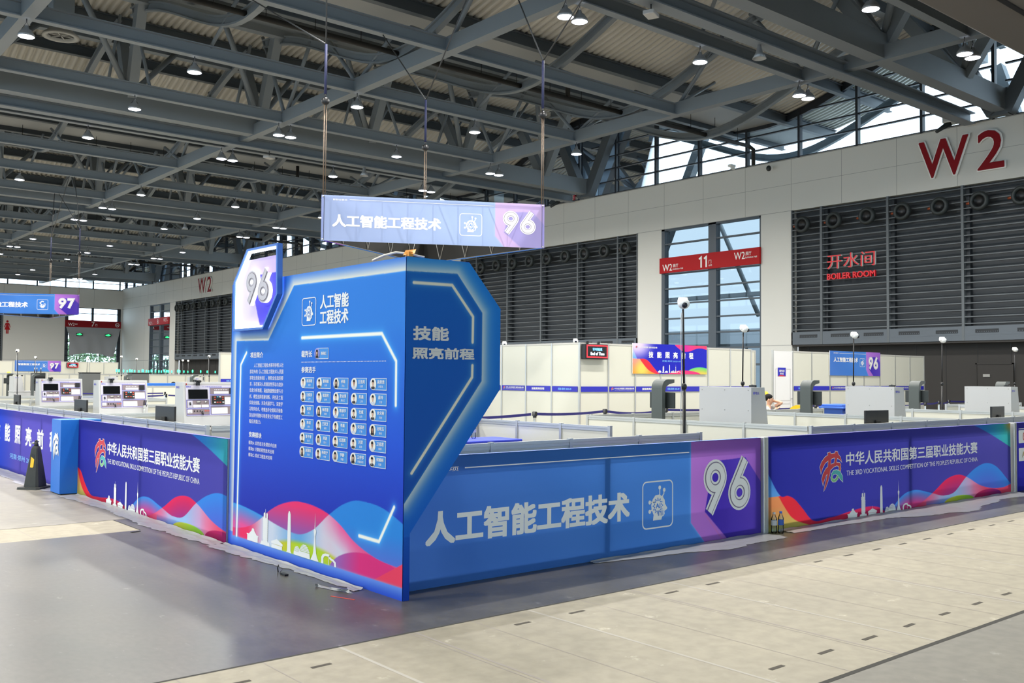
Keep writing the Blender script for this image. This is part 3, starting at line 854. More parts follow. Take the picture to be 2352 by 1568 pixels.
# ================================================================== high-bay lamps
def make_lamp():
    t = thing('high_bay_lamp', 'x', 'lamp')
    h = MB(); h.lathe([(0.05, 0.30), (0.07, 0.22), (0.13, 0.18), (0.21, 0.06), (0.225, 0.0), (0.205, -0.005)], (0, 0, 0), 'z', 20); h.build('housing', M['lamp_body'], t)
    g = MB(); g.lathe([(0.205, -0.004), (0.14, -0.025), (0.001, -0.03)], (0, 0, 0), 'z', 20); g.build('lens', M['lamp_lens'], t)
    r = MB(); r.tube([(0.12, 0, 0.18), (0.0, 0, 0.40), (-0.12, 0, 0.18)], 0.012, 5); r.tube([(0, 0, 0.4), (0, 0, 0.5)], 0.018, 5); r.build('hanger', M['rod'], t)
    return t
lamp0 = make_lamp(); nl = 0
LROWS = [6.98, 12.36, 17.72, 28.45, 33.81, 39.17, 49.90, 55.26, 60.62, 71.35, 76.71, 82.07, 92.8, 98.16]
LZ = 10.80
for ri, y in enumerate(LROWS):
    single = ri in (0, 3, 6, 9, 12)
    spots = []
    for li, x in enumerate(VB[1:]):
        if single: spots.append((x, f'at {ORD[li]} cross beam'))
        else: spots += [(x - 0.27, f'left of pair at {ORD[li]} cross beam'), (x + 0.23, f'right of pair at {ORD[li]} cross beam')]
    for li, x in enumerate((0.9, 11.1, 21.9)): spots.append((x, f'midway past {ORD[li]} cross beam'))
    for x, wh in spots:
        o = lamp0 if nl == 0 else copy_tree(lamp0)
        o.location = (x, y, LZ)
        tag(o, f'high-bay lamp {wh}, {ORD[ri]} row from viewer', 'lamp', 'high-bay lamps under the roof beams')
        nl += 1
        li_ = bpy.data.lights.get('lamp_light')
        if li_ is None:
            li_ = bpy.data.lights.new('lamp_light', 'AREA'); li_.shape = 'DISK'; li_.size = 0.42; li_.spread = R(165)
            li_.energy = LAMP_POWER; li_.color = LAMP_COL
        lo = bpy.data.objects.new('lamp_light', li_); COL.objects.link(lo); lo.parent = o; lo.location = (0, 0, -0.04)

# ================================================================== artwork shared by the printed panels
PR = print_mat('printed_board', 0.0, 0.6, 0.15)
PB = print_mat('banner_mesh_fabric', 0.5, 0.7, 0.2)
PF = print_mat('printed_fabric', 0.38, 0.8, 0.08)
INKW = M['lwhite']
def fabric_ink(name, c):
    m = mat(name, c, 0.7, spec=0.2); nt = m.node_tree; b = nt.nodes['Principled BSDF']; o = nt.nodes['Material Output']
    t = nt.nodes.new('ShaderNodeBsdfTranslucent'); t.inputs[0].default_value = rgb(*c)
    x = nt.nodes.new('ShaderNodeMixShader'); x.inputs[0].default_value = 0.38
    nt.links.new(b.outputs[0], x.inputs[1]); nt.links.new(t.outputs[0], x.inputs[2]); nt.links.new(x.outputs[0], o.inputs[0])
    return m
INKF = INKW

def skyline(mb, fn, u0, z0, k, mi=0, d=0.004, sx=1.0, cnt=[0]):
    """white city silhouettes, about 1.5 k wide"""
    def P(pts):
        cnt[0] = (cnt[0] + 1) % 17
        mb.poly([fn(u0 + x * k * sx, z0 + y * k, d + cnt[0] * 1.5e-4) for x, y in pts], mi)
    P([(0.0, 0), (0.19, 0), (0.19, 0.075), (0.2, 0.08), (0.2, 0.095), (0.17, 0.095), (0.125, 0.15), (0.125, 0.17), (0.105, 0.185), (0.08, 0.17), (0.08, 0.15), (0.03, 0.095), (-0.01, 0.095), (-0.01, 0.08), (0.0, 0.075)])
    P([(0.235, 0), (0.4, 0), (0.385, 0.05), (0.36, 0.05), (0.355, 0.075), (0.285, 0.075), (0.28, 0.05), (0.255, 0.05)])
    for i in range(10): P([(0.278, 0.08 + i * 0.029), (0.362, 0.08 + i * 0.029), (0.362, 0.104 + i * 0.029), (0.278, 0.104 + i * 0.029)])
    P([(0.284, 0.075), (0.356, 0.075), (0.356, 0.37), (0.284, 0.37)])
    for x in (0.29, 0.335): P([(x, 0.37), (x + 0.025, 0.37), (x + 0.025, 0.43), (x + 0.0125, 0.445), (x, 0.43)])
    P([(0.317, 0.37), (0.323, 0.37), (0.3215, 0.49), (0.3185, 0.49)])
    P([(0.425, 0), (0.6, 0), (0.6, 0.05), (0.425, 0.05)]); P([(0.42, 0.055), (0.61, 0.055), (0.61, 0.08), (0.515, 0.13), (0.42, 0.085)]); P([(0.513, 0.12), (0.517, 0.12), (0.516, 0.18), (0.514, 0.18)])
    P([(0.67, 0.0), (0.75, 0.0), (0.737, 0.03), (0.735, 0.3), (0.73, 0.5), (0.72, 0.535), (0.71, 0.54), (0.70, 0.535), (0.69, 0.5), (0.685, 0.3), (0.683, 0.03)])
    for cx, rx, ry in ((0.84, 0.055, 0.12), (0.95, 0.085, 0.165)):
        for i in range(9):
            a, b = i / 9.0, (i + 0.72) / 9.0
            if i < 3: b = (i + 1) / 9.0
            wa, wb = rx * math.sqrt(max(0, 1 - a * a)), rx * math.sqrt(max(0, 1 - b * b))
            P([(cx - wa, a * ry), (cx + wa, a * ry), (cx + wb, b * ry), (cx - wb, b * ry)])
    P([(1.04, 0), (1.16, 0), (1.135, 0.05), (1.12, 0.1), (1.108, 0.3), (1.118, 0.36), (1.117, 0.38), (1.105, 0.4), (1.102, 0.5), (1.1, 0.6), (1.098, 0.5), (1.095, 0.4), (1.083, 0.38), (1.082, 0.36), (1.092, 0.3), (1.08, 0.1), (1.065, 0.05)])
    f2 = lambda a, b, dd: fn(u0 + a * k * sx, z0 + b * k, dd)
    ribbon(mb, [(1.21, 0), (1.21, 0.07), (1.225, 0.1), (1.255, 0.115), (1.31, 0.115)], 0.03, f2, mi, d)
    ribbon(mb, [(1.3, 0.105), (1.325, 0.08), (1.36, 0.07), (1.385, 0.05), (1.39, 0)], 0.026, f2, mi, d)
    P([(1.298, 0), (1.304, 0), (1.3035, 0.13), (1.2985, 0.13)])

def emblem(mb, fn, u0, v0, h, mis=(0, 1, 2, 3, 4), d=0.004, mono=False, sx=1.68):
    """brush-stroke character emblem; mis = outline, red, teal, green, orange"""
    def T(x, y): return (u0 + (x - 222) / 470.0 * h * sx, v0 + (750 - (y + 0.16 * (x - 222))) / 460.0 * h)
    sh = [
        (1, [(237, 552), (224, 478), (245, 420), (290, 360), (328, 333), (320, 312), (354, 297), (363, 318), (418, 303), (418, 283), (450, 283), (457, 312), (487, 345), (503, 400), (474, 372), (440, 358), (400, 360), (340, 386), (290, 430), (256, 492)]),
        (1, [(262, 686), (246, 618), (262, 556), (300, 490), (360, 440), (430, 410), (478, 412), (492, 436), (484, 462), (440, 446), (400, 464), (350, 510), (300, 572), (276, 632)]),
        (1, [(330, 378), (364, 364), (358, 450), (350, 540), (326, 630), (292, 718), (271, 751), (284, 690), (304, 620), (320, 540), (326, 450)]),
        (1, [(418, 345), (446, 350), (430, 425), (398, 448)]),
        (4, [(456, 446), (486, 452), (492, 476), (486, 505), (462, 500), (468, 474)]),
        (3, [(378, 548), (360, 588), (364, 618), (386, 640), (420, 635), (450, 605), (462, 566), (442, 560), (430, 588), (406, 612), (384, 604), (378, 580)]),
        (2, [(368, 548), (398, 506), (440, 497), (482, 515), (512, 566), (514, 630), (482, 602), (456, 562), (420, 543), (396, 552), (376, 582)]),
    ]
    for i, (mi, pts) in enumerate(sh):
        q = [T(*p) for p in pts]
        ribbon(mb, q, h * 0.026, fn, mis[0], d + i * 1e-4, True)
    for i, (mi, pts) in enumerate(sh):
        q = [T(*p) for p in pts]
        mb.poly([fn(a, b, d + 0.001 + i * 1e-4) for a, b in q], mis[0] if mono else mis[mi])
EMB = [INKW, mat('emblem_red', (205, 46, 58), 0.5), mat('emblem_teal', (70, 178, 176), 0.5), mat('emblem_green', (130, 196, 130), 0.5), mat('emblem_orange', (214, 104, 66), 0.5)]

def ai_icon(mb, fn, u0, v0, u1, v1, mi=0, hole=1, d=0.003):
    w, h = u1 - u0, v1 - v0
    r = rrect(u0, v0, u1, v1, w * 0.12)
    ribbon(mb, r, w * 0.03, fn, mi, d, True)
    T = lambda x, y: (u0 + x * w, v0 + y * h)
    P = lambda pts, m, dd: mb.poly([fn(*T(x, y), dd) for x, y in pts], m)
    P([(0.34, 0.16), (0.62, 0.16), (0.64, 0.22), (0.7, 0.24), (0.73, 0.28), (0.72, 0.34), (0.8, 0.37), (0.82, 0.4), (0.74, 0.5), (0.73, 0.58), (0.66, 0.66), (0.55, 0.71), (0.42, 0.7), (0.33, 0.62), (0.28, 0.5), (0.29, 0.4), (0.36, 0.28)], mi, d)
    c = T(0.5, 0.47)
    g = []
    for i in range(12):
        for a, q in ((-0.13, 0.135), (-0.07, 0.175), (0.07, 0.175), (0.13, 0.135)):
            t = 2 * math.pi * i / 12 + a; g.append((c[0] + q * w * math.cos(t), c[1] + q * h * math.sin(t)))
    mb.poly([fn(a, b, d + 0.001) for a, b in g], hole)
    g2 = [(c[0] + (a - c[0]) * 0.8, c[1] + (b - c[1]) * 0.8) for a, b in g]
    mb.poly([fn(a, b, d + 0.002) for a, b in g2], mi)
    put_text(mb, 'AI', fn, c[0] - 0.075 * w, c[1] - 0.055 * h, c[0] + 0.075 * w, c[1] + 0.055 * h, 0.03, hole, d + 0.003)
    for pts, e in (([(0.56, 0.62), (0.56, 0.82)], (0.56, 0.86)), ([(0.66, 0.55), (0.66, 0.68), (0.7, 0.72), (0.7, 0.76)], (0.71, 0.8)), ([(0.38, 0.56), (0.27, 0.56)], (0.23, 0.56)), ([(0.36, 0.42), (0.27, 0.38)], (0.23, 0.36))):
        ribbon(mb, [T(*p) for p in pts], w * 0.03, fn, mi, d + 0.001); disc(mb, T(*e), w * 0.045, h * 0.045, fn, mi, d + 0.001, 12)
    for x in (0.52, 0.6, 0.66): ribbon(mb, [T(x, 0.36), T(x, 0.25)], w * 0.018, fn, hole, d + 0.004)

def robot_icon(mb, fn, u0, v0, u1, v1, mi=0, hole=1, d=0.003):
    w, h = u1 - u0, v1 - v0
    ribbon(mb, rrect(u0, v0, u1, v1, w * 0.1), w * 0.025, fn, mi, d, True)
    T = lambda x, y: (u0 + x * w, v0 + y * h)
    ribbon(mb, [T(0.46, 0.42), T(0.26, 0.66), T(0.45, 0.84), T(0.62, 0.78)], w * 0.09, fn, mi, d)
    g = []
    for i in range(9):
        for a, q in ((-0.2, 0.2), (-0.12, 0.27), (0.12, 0.27), (0.2, 0.2)):
            t = math.pi * (1 + (i + 0.5) / 9 * 1.0) + a * 0.6; g.append(T(0.5 + q * math.cos(t), 0.42 + q * 1.05 * math.sin(t)))
    mb.poly([fn(a, b, d) for a, b in g], mi); disc(mb, T(0.49, 0.42), w * 0.09, h * 0.09, fn, mi, d + 0.001); disc(mb, T(0.49, 0.42), w * 0.05, h * 0.05, fn, hole, d + 0.002)
    for i in range(8):
        t = i * math.pi / 4; ribbon(mb, [T(0.7 + 0.04 * math.cos(t), 0.52 + 0.04 * math.sin(t)), T(0.7 + 0.12 * math.cos(t), 0.52 + 0.12 * math.sin(t))], w * 0.03, fn, mi, d + 0.001)

def digit(c):
    """centre line of a geometric numeral in a box 0.66 wide and 1 high, stroke about 0.22"""
    if c == '7': return [(0.02, 0.88), (0.50, 0.88), (0.16, 0.02)]
    cx, cy, r = 0.33, 0.33, 0.215
    px, py = 0.50, 0.98
    d = math.hypot(px - cx, py - cy); t = math.atan2(py - cy, px - cx) + math.acos(r / d)
    P = [(px, py)] + [(cx + r * math.cos(t + 2 * math.pi * i / 30), cy + r * math.sin(t + 2 * math.pi * i / 30)) for i in range(31)]
    return P if c == '6' else [(0.66 - x, 1 - y) for x, y in P]

def big_number(mb, s, fn, u0, v0, u1, v1, mis=(0, 1), d=0.004):
    """inline numerals: pale strokes with a thin grey line set in"""
    h = v1 - v0; gap = 0.06
    kx = (u1 - u0) / (0.66 * len(s) + gap * (len(s) - 1))
    for i, c in enumerate(s):
        a = u0 + i * (0.66 + gap) * kx
        P = [(a + x * kx, v0 + y * h) for x, y in digit(c)]
        w = 0.5 * (kx + h)
        ribbon(mb, P, 0.25 * w, fn, mis[0], d, rise=0.0015); ribbon(mb, P, 0.165 * w, fn, mis[1], d + 0.002, rise=0.0015); ribbon(mb, P, 0.125 * w, fn, mis[0], d + 0.004, rise=0.0015)

def stroke3d(mb, pts, w, fn, d0, d1, face, side):
    P = [Vector(p) for p in pts]; n = len(P); A, B = [], []
    for i in range(n):
        t = (P[min(i + 1, n - 1)] - P[max(i - 1, 0)]).normalized(); q = Vector((-t.y, t.x)) * (w / 2)
        A.append(P[i] + q); B.append(P[i] - q)
    for L in (A, B):
        for i in range(n - 1): mb.poly([fn(L[i].x, L[i].y, d0), fn(L[i + 1].x, L[i + 1].y, d0), fn(L[i + 1].x, L[i + 1].y, d1), fn(L[i].x, L[i].y, d1)], side)

def art96(W, Hh, ud, zk, ue, n9, nr, n0, n1, seed=0, pale=0.0):
    """blue field with a purple number field to the right of the bent edge"""
    def f(U, V):
        C = mixc((70, 116, 194), (70, 132, 212), U / W)
        C = C + (np.sin((U * 1.3 + V * 2) * 3.0) * 2)[..., None]
        edge = np.where(V > zk, ud, ud + (ue - ud) * (zk - V) / max(zk, 1e-6))
        C = over(C, (120, 180, 245), np.exp(-np.abs(U - edge) / 0.012) * 0.8)
        pur = U > edge
        Pc = mixc((176, 116, 206), (150, 98, 196), (U - ud) / (W - ud))
        h = n1 - n0
        shadow = [(n9 + 0.06 * h, n0 + 0.02), (n9 + 0.3 * h, n1 * 0.98), (nr - 0.15 * h, n1), (nr + 2 * h, n1 - 2.2 * h), (n9 + 2.0 * h, n0 - 1.6 * h)]
        Pc = np.where(inside(U, V, shadow)[..., None], mixc((62, 44, 166), (92, 70, 186), (U - n9) / (W - n9)), Pc)
        Pc = over(Pc, (205, 110, 150), np.exp(-np.abs((U - n9 - 0.06 * h) + (V - n0) * 1.0) / 0.006) * (V < n0) * 0.6)
        C = np.where(pur[..., None], Pc, C)
        if pale: C = C * (1 - pale) + np.array((238, 236, 255)) * pale  # mixes the look of light shining through into the print colours
        return C
    return f

def wave_art(Wd, cfg):
    """blue-violet field with coloured waves at the foot (fences)"""
    def f(U, V):
        C = mixc((46, 50, 156), (82, 78, 168), U / Wd * 1.1)
        C = mixc(C, C * 0.92, (1 - V) * 0.5) if False else C
        o = cfg['o']
        X = U + o
        b = curve([(2.5, -0.02), (2.64, 0.097), (2.85, 0.195), (3.1, 0.225), (3.5, 0.165), (3.89, 0.101), (4.15, 0.125), (4.5, 0.306), (4.8, 0.415), (5.08, 0.458), (5.4, 0.40), (5.9, 0.11)], X)
        r = curve([(2.9, -0.02), (3.25, 0.05), (3.6, 0.17), (3.95, 0.31), (4.26, 0.348), (4.5, 0.306), (4.9, 0.17), (5.3, 0.10), (5.6, 0.09), (5.9, 0.125)], X)
        b = np.where(X < 2.5, -1, b); r = np.where(X < 2.9, -1, r)
        inb, inr = V < b, V < r
        onlyr = mixc((228, 48, 92), (150, 60, 140), (r - V) / 0.25)
        onlyb = mixc((62, 138, 226), (84, 110, 214), (b - V) / 0.3)
        onlyb = np.where((X < 4)[..., None], mixc((62, 146, 232), (214, 72, 140), np.clip((b - V) / 0.16, 0, 1)), onlyb)
        both = mixc((222, 150, 190), (150, 190, 232), np.clip(1.2 - np.abs(X - 4.1) / 0.55, 0, 1))
        both = mixc(both, (232, 78, 110), np.clip((X - 4.6) / 0.5, 0, 1)); both = mixc(both, (226, 60, 100), np.clip((3.75 - X) / 0.6, 0, 1))
        both = mixc(both, (96, 136, 226), np.clip(1 - V / 0.08, 0, 1) * 0.8 * (np.abs(X - 4) < 0.6))
        C = np.where((inb & inr)[..., None], both, np.where(inr[..., None], onlyr, np.where(inb[..., None], onlyb, C)))
        g = 0.075 * np.sqrt(np.clip(1 - ((X - 4.3) / 0.42) ** 2, 0, 1)); C = np.where((V < g)[..., None], mixc((150, 200, 66), (206, 206, 70), (4.5 - X) / 0.5), C)
        q = 0.10 * np.sqrt(np.clip(1 - ((X - 5.15) / 0.42) ** 2, 0, 1)); C = np.where((V < q)[..., None], mixc((178, 42, 96), (130, 40, 120), (X - 5) / 0.5), C)
        # left corner waves
        k = cfg['k']
        if k == 0:
            t = curve([(-0.05, 0.70), (0.0, 0.642), (0.25, 0.36), (0.385, 0.351), (0.5, 0.31), (0.65, 0.2), (0.84, 0.055), (1.2, 0.05), (1.6, 0.085), (1.99, 0.109), (2.25, 0.08), (2.5, -0.02), (6, -0.02)], U)
            c2 = curve([(0, 0.50), (0.2, 0.37), (0.3, 0.26), (0.45, 0.12), (0.7, 0.03), (0.95, -0.01), (6, -0.01)], U)
        else:
            t = curve([(-0.05, 0.36), (0.0, 0.356), (0.15, 0.31), (0.32, 0.18), (0.57, 0.054), (0.9, 0.05), (1.2, 0.07), (1.5, 0.085), (1.85, 0.05), (2.1, -0.02), (6, -0.02)], U)
            c2 = curve([(0, 0.33), (0.1, 0.2), (0.25, 0.08), (0.5, 0.0), (0.9, -0.01), (6, -0.01)], U)
        low = V < t
        red = mixc((232, 52, 66), (196, 46, 96), (U - 0.4) / 1.6)
        C = np.where(low[..., None], red, C)
        cream = mixc((236, 150, 96), (196, 190, 96), np.clip(1 - V / 0.25, 0, 1))
        C = np.where((low & (V < c2))[..., None], cream, C)
        if k == 0:
            C = np.where((low & (V > 0.36))[..., None], mixc((56, 120, 220), (96, 160, 230), (0.64 - V) / 0.25), C)
        # top right corner
        e = curve([(cfg['t'] - 0.02, 1.02), (cfg['t'] + 0.25, 0.965), (cfg['t'] + 0.58, 0.875), (cfg['t'] + 0.95, 0.76), (cfg['t'] + 1.31, 0.64), (cfg['t'] + 1.6, 0.52)], U)
        tri = (V > e) & (U > cfg['t'])
        tc = mixc((48, 120, 214), (64, 176, 180), (U - cfg['t'] - 0.3) / 0.8); tc = mixc(tc, (216, 160, 66), ss(0.35, 0.0, np.hypot(U - cfg['t'] - 1.35, (V - 1.0) * 1.6)))
        C = np.where(tri[..., None], tc, C)
        return C
    return f

# ================================================================== corner display board
bd = thing('display_board', 'tall blue corner board with portrait cards, waves and a glowing 96 badge', 'display board', (3.86, 7.26, 0))
FB = plane((3.83 - 3.86, 8.75 - 7.26, 0), (0, -1, 0), (0, 0, 1), (-1, 0, 0))     # front face, s from the left edge
m = MB(); m.box(-0.028, -1.49, 0.0, 0.026, 1.49, 2.46); m.build('front_slab', mat('board_edge_blue', (16, 70, 170), 0.5), bd)
OUT = [(3.2, 2.357), (1.259, 2.37), (0.785, 1.91), (0.112, 1.92), (0.10, 0.092), (3.2, 0.090)]
N1 = [(1.417, 1.915), (2.67, 1.914), (2.868, 1.708), (2.869, 1.388)]
N2 = [(0.337, 1.807), (0.217, 1.694), (0.19, 0.10)]
N3 = [(2.384, 0.385), (2.665, 0.379), (2.864, 0.653)]
def board_art(U, V):
    C = mixc((30, 48, 170), (34, 84, 206), (V - 0.4) / 0.7); C = mixc(C, (46, 124, 214), (V - 1.1) / 0.9)
    X = U
    b = curve([(0.0, 0.40), (0.14, 0.397), (0.35, 0.385), (0.71, 0.345), (1.0, 0.30), (1.368, 0.268), (1.65, 0.335), (1.92, 0.492), (2.15, 0.60), (2.39, 0.649), (2.7, 0.63), (2.95, 0.556), (3.1, 0.5)], X)
    r = curve([(0.0, 0.165), (0.228, 0.178), (0.5, 0.235), (0.71, 0.325), (0.85, 0.40), (1.1, 0.49), (1.447, 0.542), (1.7, 0.53), (1.92, 0.492), (2.1, 0.43), (2.3, 0.335), (2.6, 0.255), (2.954, 0.225), (3.1, 0.22)], X)
    inb, inr = V < b, V < r
    onlyr = mixc((238, 52, 110), (140, 92, 172), (0.5 - V) / 0.24)
    onlyr = np.where((X < 0.75)[..., None], mixc((240, 44, 96), (238, 40, 96), X), onlyr)
    onlyb = mixc((44, 132, 214), (86, 116, 206), (0.45 - V) / 0.22)
    onlyb = np.where((X < 0.9)[..., None], mixc((56, 150, 222), (232, 84, 150), np.clip((b - V) / 0.17, 0, 1)), onlyb)
    both = mixc((206, 212, 226), (104, 164, 216), np.clip(1.1 - np.abs(X - 1.4) / 0.42, 0, 1))
    both = mixc(both, (240, 46, 98), np.clip((0.72 - X) / 0.32 + 0.1, 0, 1))
    both = mixc(both, (216, 200, 212), np.clip(1 - np.abs(X - 1.95) / 0.32, 0, 1))
    both = mixc(both, (240, 90, 150), np.clip(1 - (r - V) / 0.2, 0, 1) * np.clip((X - 1.75) / 0.35, 0, 1))
    both = mixc(both, (232, 74, 128), np.clip((X - 2.2) / 0.5, 0, 1))
    C = np.where((inb & inr)[..., None], both, np.where(inr[..., None], onlyr, np.where(inb[..., None], onlyb, C)))
    g = 0.09 + 0.145 * np.sqrt(np.clip(1 - ((X - 1.55) / 0.66) ** 2, 0, 1))
    ga = ss(0.0, 0.05, g - V)
    gc = mixc((178, 206, 44), (226, 186, 44), np.clip(np.abs(X - 1.6) / 0.55 - 0.35, 0, 1))
    C = over(C, gc, ga * (np.abs(X - 1.55) < 0.66) * ss(0.66, 0.5, np.abs(X - 1.55)))
    q = 0.265 * np.sqrt(np.clip(1 - ((X - 2.52) / 0.62) ** 2, 0, 1))
    C = np.where(((V < q) & (V < r))[..., None], mixc((150, 100, 176), (222, 48, 122), np.clip((X - 2.05) / 0.35, 0, 1)), C)
    C = np.where(((V < 0.27 - (3.0 - X) * 0.45) & (X > 2.5))[..., None], (240, 66, 96), C)
    # luminous outline printed round the edge
    din = inside(U, V, OUT + [])
    D = segdist(U, V, OUT)
    outc = mixc((34, 104, 214), (24, 60, 190), (1.2 - V))
    glow = np.exp(-(D / 0.072) ** 1.5)
    warm = np.array((232, 226, 208.)) if True else 0
    low = V < 0.13
    gcol = np.where(low[..., None], np.array((110, 150, 226.)), warm)
    Co = over(outc, gcol, glow * np.where(low, 0.9, 0.95))
    C = np.where(din[..., None], over(C, (110, 200, 245), np.exp(-D / 0.006) * 0.6), Co)
    for L in (N1, N2, N3):
        D = segdist(U, V, L)
        C = over(C, (84, 190, 250), np.exp(-(D / 0.028) ** 1.2) * 0.85)
        C = over(C, (250, 246, 232), ss(0.017, 0.009, D))
    return C
paint('printed_face', board_art, 2.98, 2.46, 480, 420, lambda u, v, d: FB(u, v, 0.002), bd, PR)
# lettering
x = MB()
for s, z1, z0 in (('人工智能', 2.258, 2.14), ('工程技术', 2.132, 2.013)): put_text(x, s, FB, 1.727, z0, 2.184, z1, 0.028, d=0.004)
put_text(x, '项目简介', FB, 0.424, 1.755, 0.688, 1.808, 0.022, d=0.004)
LN = ['人工智能工程技术赛项参照人社', '部发布的《人工智能工程技术人员国', '家职业技能标准》，新职业信息的要', '求，旨在解决人类重复性劳动与复杂', '信息分析难题，涵盖数据预处理与分', '析、模型选择搭建训练、评估及工程', '实现全链路，涉及机器学习、深度学', '习等多技术，考察选手全面知识储备', '及在条件限制与场景变化下的模型工', '程应用能力。']
for i, s in enumerate(LN):
    z1 = 1.707 - i * 0.0567
    a = 0.42 + (0.084 if i == 0 else 0); b = 1.09 if i < 9 else 0.42 + 0.042 * len(s)
    put_text(x, s, FB, a, z1 - 0.039, b, z1, 0.012, d=0.004)
put_text(x, '竞赛模块', FB, 0.422, 1.03, 0.684, 1.081, 0.022, d=0.004)
for i, (s, b) in enumerate((('模块A: 自然语言处理技术应用', 0.98), ('模块B: 计算机视觉技术应用', 0.935), ('模块C: 综合工程技术应用', 0.9))):
    z1 = 1.0 - i * 0.0555; put_text(x, s, FB, 0.419, z1 - 0.037, b, z1, 0.012, d=0.004)
put_text(x, '裁判长', FB, 1.416, 1.75, 1.606, 1.807, 0.022, d=0.004)
put_text(x, '参赛选手', FB, 1.419, 1.62, 1.67, 1.673, 0.022, d=0.004)
for i in range(62):
    a = 1.417 + i * 0.0214; x.poly([FB(a, 1.707, 0.004), FB(a + 0.011, 1.707, 0.004), FB(a + 0.011, 1.713, 0.004), FB(a, 1.713, 0.004)])
x.build('lettering', INKW, bd)
x = MB(); ai_icon(x, FB, 1.417, 2.017, 1.655, 2.245, 0, 1, 0.004); x.build('artificial_intelligence_icon', [INKW, mat('icon_blue', (48, 124, 214), 0.5)], bd)
x = MB(); skyline(x, FB, 0.425, 0.094, 0.65, 0, 0.004, 1.78); x.build('city_silhouette', INKW, bd)
NM = ['赵雨程', '霍晓航', '孙磊', '王浩亮', '高荣贵', '王俊英', '张国名', '张业男', '陈晨', '薛冷', '赵晨', '张君慧', '陈振宇', '杜威', '余文彬', '陈诺', '王凯芝', '李晨', '宋冠迪', '汪晓玉', '曾子睿', '周谦', '任思辉', '刘灵', '卫星君', '赵国红', '杨昊宁', '李静', '王停莎', '何雄彬']
PV = ['北京', '天津', '河北', '山西', '内蒙古', '辽宁', '吉林', '黑龙江', '上海', '江苏', '浙江', '安徽', '江西', '山东', '河南', '湖北', '湖南', '广东', '广西', '海南', '重庆', '四川', '贵州', '云南', '陕西', '甘肃', '宁夏', '新疆', '新疆兵团', '福建']
CM = [INKW, mat('card_blue', (50, 138, 216), 0.5), mat('portrait_ground', (236, 230, 218), 0.5), M['hair'], mat('portrait_skin', (214, 172, 148), 0.6), mat('portrait_skin_deep', (176, 122, 98), 0.6), mat('portrait_dark', (34, 34, 42), 0.6), mat('portrait_shirt', (200, 204, 216), 0.6), mat('portrait_violet', (150, 150, 222), 0.5)]
def card(s0, z1, nm, pv, k, female):
    c = MB(); w, h = 0.231, 0.086
    T = lambda a, b: (s0 + a, z1 - h + b)
    c.poly([FB(*T(0.045, 0), 0.004), FB(*T(w, 0), 0.004), FB(*T(w, h), 0.004), FB(*T(0.045, h), 0.004)], 1)
    ribbon(c, [T(0.045, 0), T(w, 0), T(w, h), T(0.045, h)], 0.004, FB, 0, 0.005)
    cx, cz = T(0.045, h / 2)
    disc(c, (cx, cz), 0.045, 0.045, FB, 0 if not pv == '' else 8, 0.0055, 24); disc(c, (cx, cz), 0.042, 0.042, FB, 2 if pv else 8, 0.006, 24)
    sk = 5 if k % 7 in (3, 5) else 4
    # shoulders, hair, face
    c.poly([FB(cx + a, cz + b, 0.0064) for a, b in ((-0.027, -0.03), (-0.022, -0.021), (-0.008, -0.015), (0.008, -0.015), (0.022, -0.021), (0.027, -0.03), (0.018, -0.038), (-0.018, -0.038))], 6 if k % 3 else 7)
    if female: c.poly([FB(cx + a, cz + b, 0.0068) for a, b in ((-0.019, -0.026), (-0.02, 0.012), (-0.012, 0.03), (0.0, 0.034), (0.012, 0.03), (0.02, 0.012), (0.019, -0.026))], 3)
    disc(c, (cx, cz + 0.016), 0.0155, 0.017, FB, 3, 0.0070, 14)
    c.poly([FB(cx + a, cz + b, 0.0069) for a, b in ((-0.005, -0.006), (0.005, -0.006), (0.006, -0.02), (-0.006, -0.02))], sk)
    disc(c, (cx, cz + 0.006), 0.0125, 0.018, FB, sk, 0.0072, 14)
    c.poly([FB(cx + a, cz + b, 0.0076) for a, b in ((-0.0125, 0.014), (0.0125, 0.014), (0.012, 0.026), (0, 0.031), (-0.012, 0.026))], 3)
    for a in (-0.005, 0.005): disc(c, (cx + a, cz + 0.007), 0.0018, 0.001, FB, 3, 0.008, 6)
    c.poly([FB(cx + a, cz + b, 0.0078) for a, b in ((-0.004, -0.004), (0.004, -0.004), (0, -0.006))], 5)
    if k % 4 == 1: c.poly([FB(cx + a, cz + b, 0.0073) for a, b in ((-0.004, -0.018), (0.004, -0.018), (0, -0.03))], 0)
    if pv:
        n = len(nm); put_text(c, nm, FB, *T(0.155 - 0.0165 * n, 0.045), T(0.155 + 0.0165 * n, 0)[0], T(0, 0.074)[1], 0.02, 0, 0.006)
        n = len(pv); put_text(c, pv, FB, *T(0.155 - 0.0105 * n, 0.016), T(0.155 + 0.0105 * n, 0)[0], T(0, 0.034)[1], 0.01, 0, 0.006)
    else: put_text(c, nm, FB, *T(0.11, 0.03), T(0.2, 0)[0], T(0, 0.058)[1], 0.02, 0, 0.006)
    return c.build('portrait_card', CM, bd)
card(1.645, 1.822, '杨晓红', '', 2, True)
FEM = {2, 11, 18 + 1, 21, 27, 28, 25}
for i in range(30):
    card(1.413 + 0.2758 * (i % 5), 1.581 - 0.115 * (i // 5), NM[i], PV[i], i, i in FEM)

